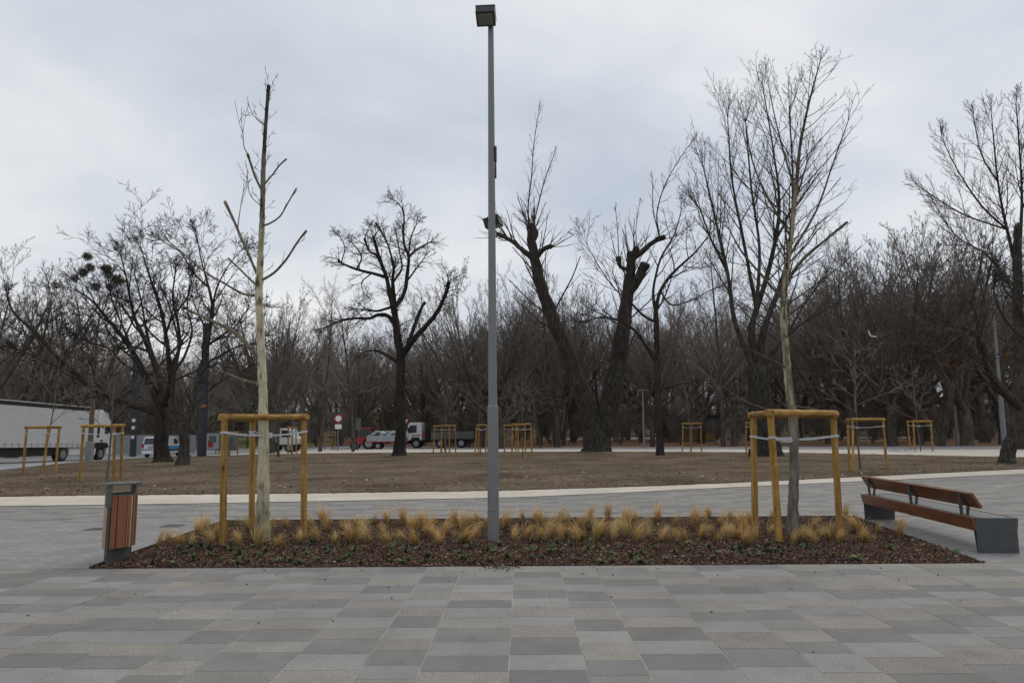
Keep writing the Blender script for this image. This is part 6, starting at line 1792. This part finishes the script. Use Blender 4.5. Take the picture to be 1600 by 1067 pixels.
# pale ribbons caught in the branches
for i, (px, py, rot) in enumerate([(1356, 517, .5), (1361, 526, -.6)]):
    p = PY(px, py, 30)
    m = MB()
    pts = [Vector((0, 0, 0)), Vector((.06, .02, -.05)), Vector((.1, -.02, -.12)), Vector((.2, .03, -.17))]
    for a, b in zip(pts[:-1], pts[1:]): m.add([a, b, b + Vector((.03, .02, .07)), a + Vector((.03, .02, .07))], [(0, 1, 2, 3)])
    o = m.build('ribbon', mk('pink_white_ribbon', (0.75, 0.50, 0.52), .6, .3, 12), recalc=False)
    o.location = p; o.rotation_euler = (0, rot, 0); 
    tag(o, ['upper pale pink ribbon caught in twigs above the bench', 'lower pale pink ribbon caught in twigs above the bench'][i], 'ribbon', None)

# ------------------------------------------------------------------ light and sky
w = bpy.data.worlds.new('World'); scn.world = w
w.use_nodes = True
nt = w.node_tree; nt.nodes.clear()
N = nt.nodes.new; Lk = nt.links.new
out = N('ShaderNodeOutputWorld'); bg = N('ShaderNodeBackground')
SUN_EL, SUN_AZ = R(48), R(35)
sky = N('ShaderNodeTexSky'); sky.sky_type = 'NISHITA'; sky.sun_disc = False
sky.sun_elevation = SUN_EL; sky.sun_rotation = SUN_AZ; sky.air_density = 1.0; sky.dust_density = 2.0
tc = N('ShaderNodeTexCoord'); sep = N('ShaderNodeSeparateXYZ')
Lk(tc.outputs['Generated'], sep.inputs[0])
def math_(op, a, b=None):
    m = N('ShaderNodeMath'); m.operation = op
    for i, v in enumerate((a, b)):
        if v is None: continue
        if hasattr(v, 'links'): Lk(v, m.inputs[i])
        else: m.inputs[i].default_value = v
    return m.outputs[0]
zc = math_('ADD', math_('MAXIMUM', sep.outputs['Z'], 0.0), 0.30)
cmb = N('ShaderNodeCombineXYZ')
Lk(math_('DIVIDE', sep.outputs['X'], zc), cmb.inputs[0]); Lk(math_('DIVIDE', sep.outputs['Y'], zc), cmb.inputs[1])
def noise_(scale, detail, rough, off=(0, 0, 0), dist=0.0, stretch=(1, 1, 1)):
    mp = N('ShaderNodeMapping'); mp.inputs['Location'].default_value = off; mp.inputs['Scale'].default_value = stretch
    Lk(cmb.outputs[0], mp.inputs['Vector'])
    n = N('ShaderNodeTexNoise'); n.inputs['Scale'].default_value = scale; n.inputs['Detail'].default_value = detail; n.inputs['Roughness'].default_value = rough
    n.inputs['Distortion'].default_value = dist
    Lk(mp.outputs[0], n.inputs['Vector']); return n.outputs['Fac']
n1 = noise_(0.7, 5, 0.5, (3.1, 1.7, 0), 0.3, (1.0, 1.3, 1))
n2 = noise_(2.3, 6, 0.55, (7.7, 4.2, 0), 0.3)
mixn = math_('ADD', math_('MULTIPLY', n1, 0.75), math_('MULTIPLY', n2, 0.25))
rp_ = N('ShaderNodeValToRGB')
cr = rp_.color_ramp
K = 10.0
stops = [(0.36, (0.495, 0.55, 0.645)), (0.445, (0.595, 0.645, 0.725)), (0.525, (0.715, 0.75, 0.80)), (0.61, (0.86, 0.865, 0.875))]
while len(cr.elements) < len(stops): cr.elements.new(0.5)
for e, (p, c) in zip(cr.elements, stops): e.position = p; e.color = (*c, 1)
Lk(mixn, rp_.inputs['Fac'])
sc1 = N('ShaderNodeVectorMath'); sc1.operation = 'SCALE'; sc1.inputs['Scale'].default_value = K
Lk(rp_.outputs['Color'], sc1.inputs[0])
mx = N('ShaderNodeMix'); mx.data_type = 'RGBA'; mx.inputs[0].default_value = 0.94
Lk(sky.outputs['Color'], mx.inputs[6]); Lk(sc1.outputs[0], mx.inputs[7])
Lk(mx.outputs[2], bg.inputs['Color']); bg.inputs['Strength'].default_value = 0.1
Lk(bg.outputs[0], out.inputs[0])
sd = bpy.data.lights.new('sun', 'SUN'); sd.energy = 0.95; sd.angle = R(25); sd.color = (1.0, 0.93, 0.82)
so = bpy.data.objects.new('sun', sd); col.objects.link(so)
dv = Vector((math.sin(SUN_AZ) * math.cos(SUN_EL), math.cos(SUN_AZ) * math.cos(SUN_EL), math.sin(SUN_EL)))
so.rotation_euler = dv.to_track_quat('Z', 'Y').to_euler()
scn.view_settings.view_transform = 'Standard'; scn.view_settings.look = 'None'; scn.view_settings.exposure = 0
scn.render.engine = 'CYCLES'
scn.cycles.max_bounces = 4; scn.cycles.diffuse_bounces = 2; scn.cycles.glossy_bounces = 2
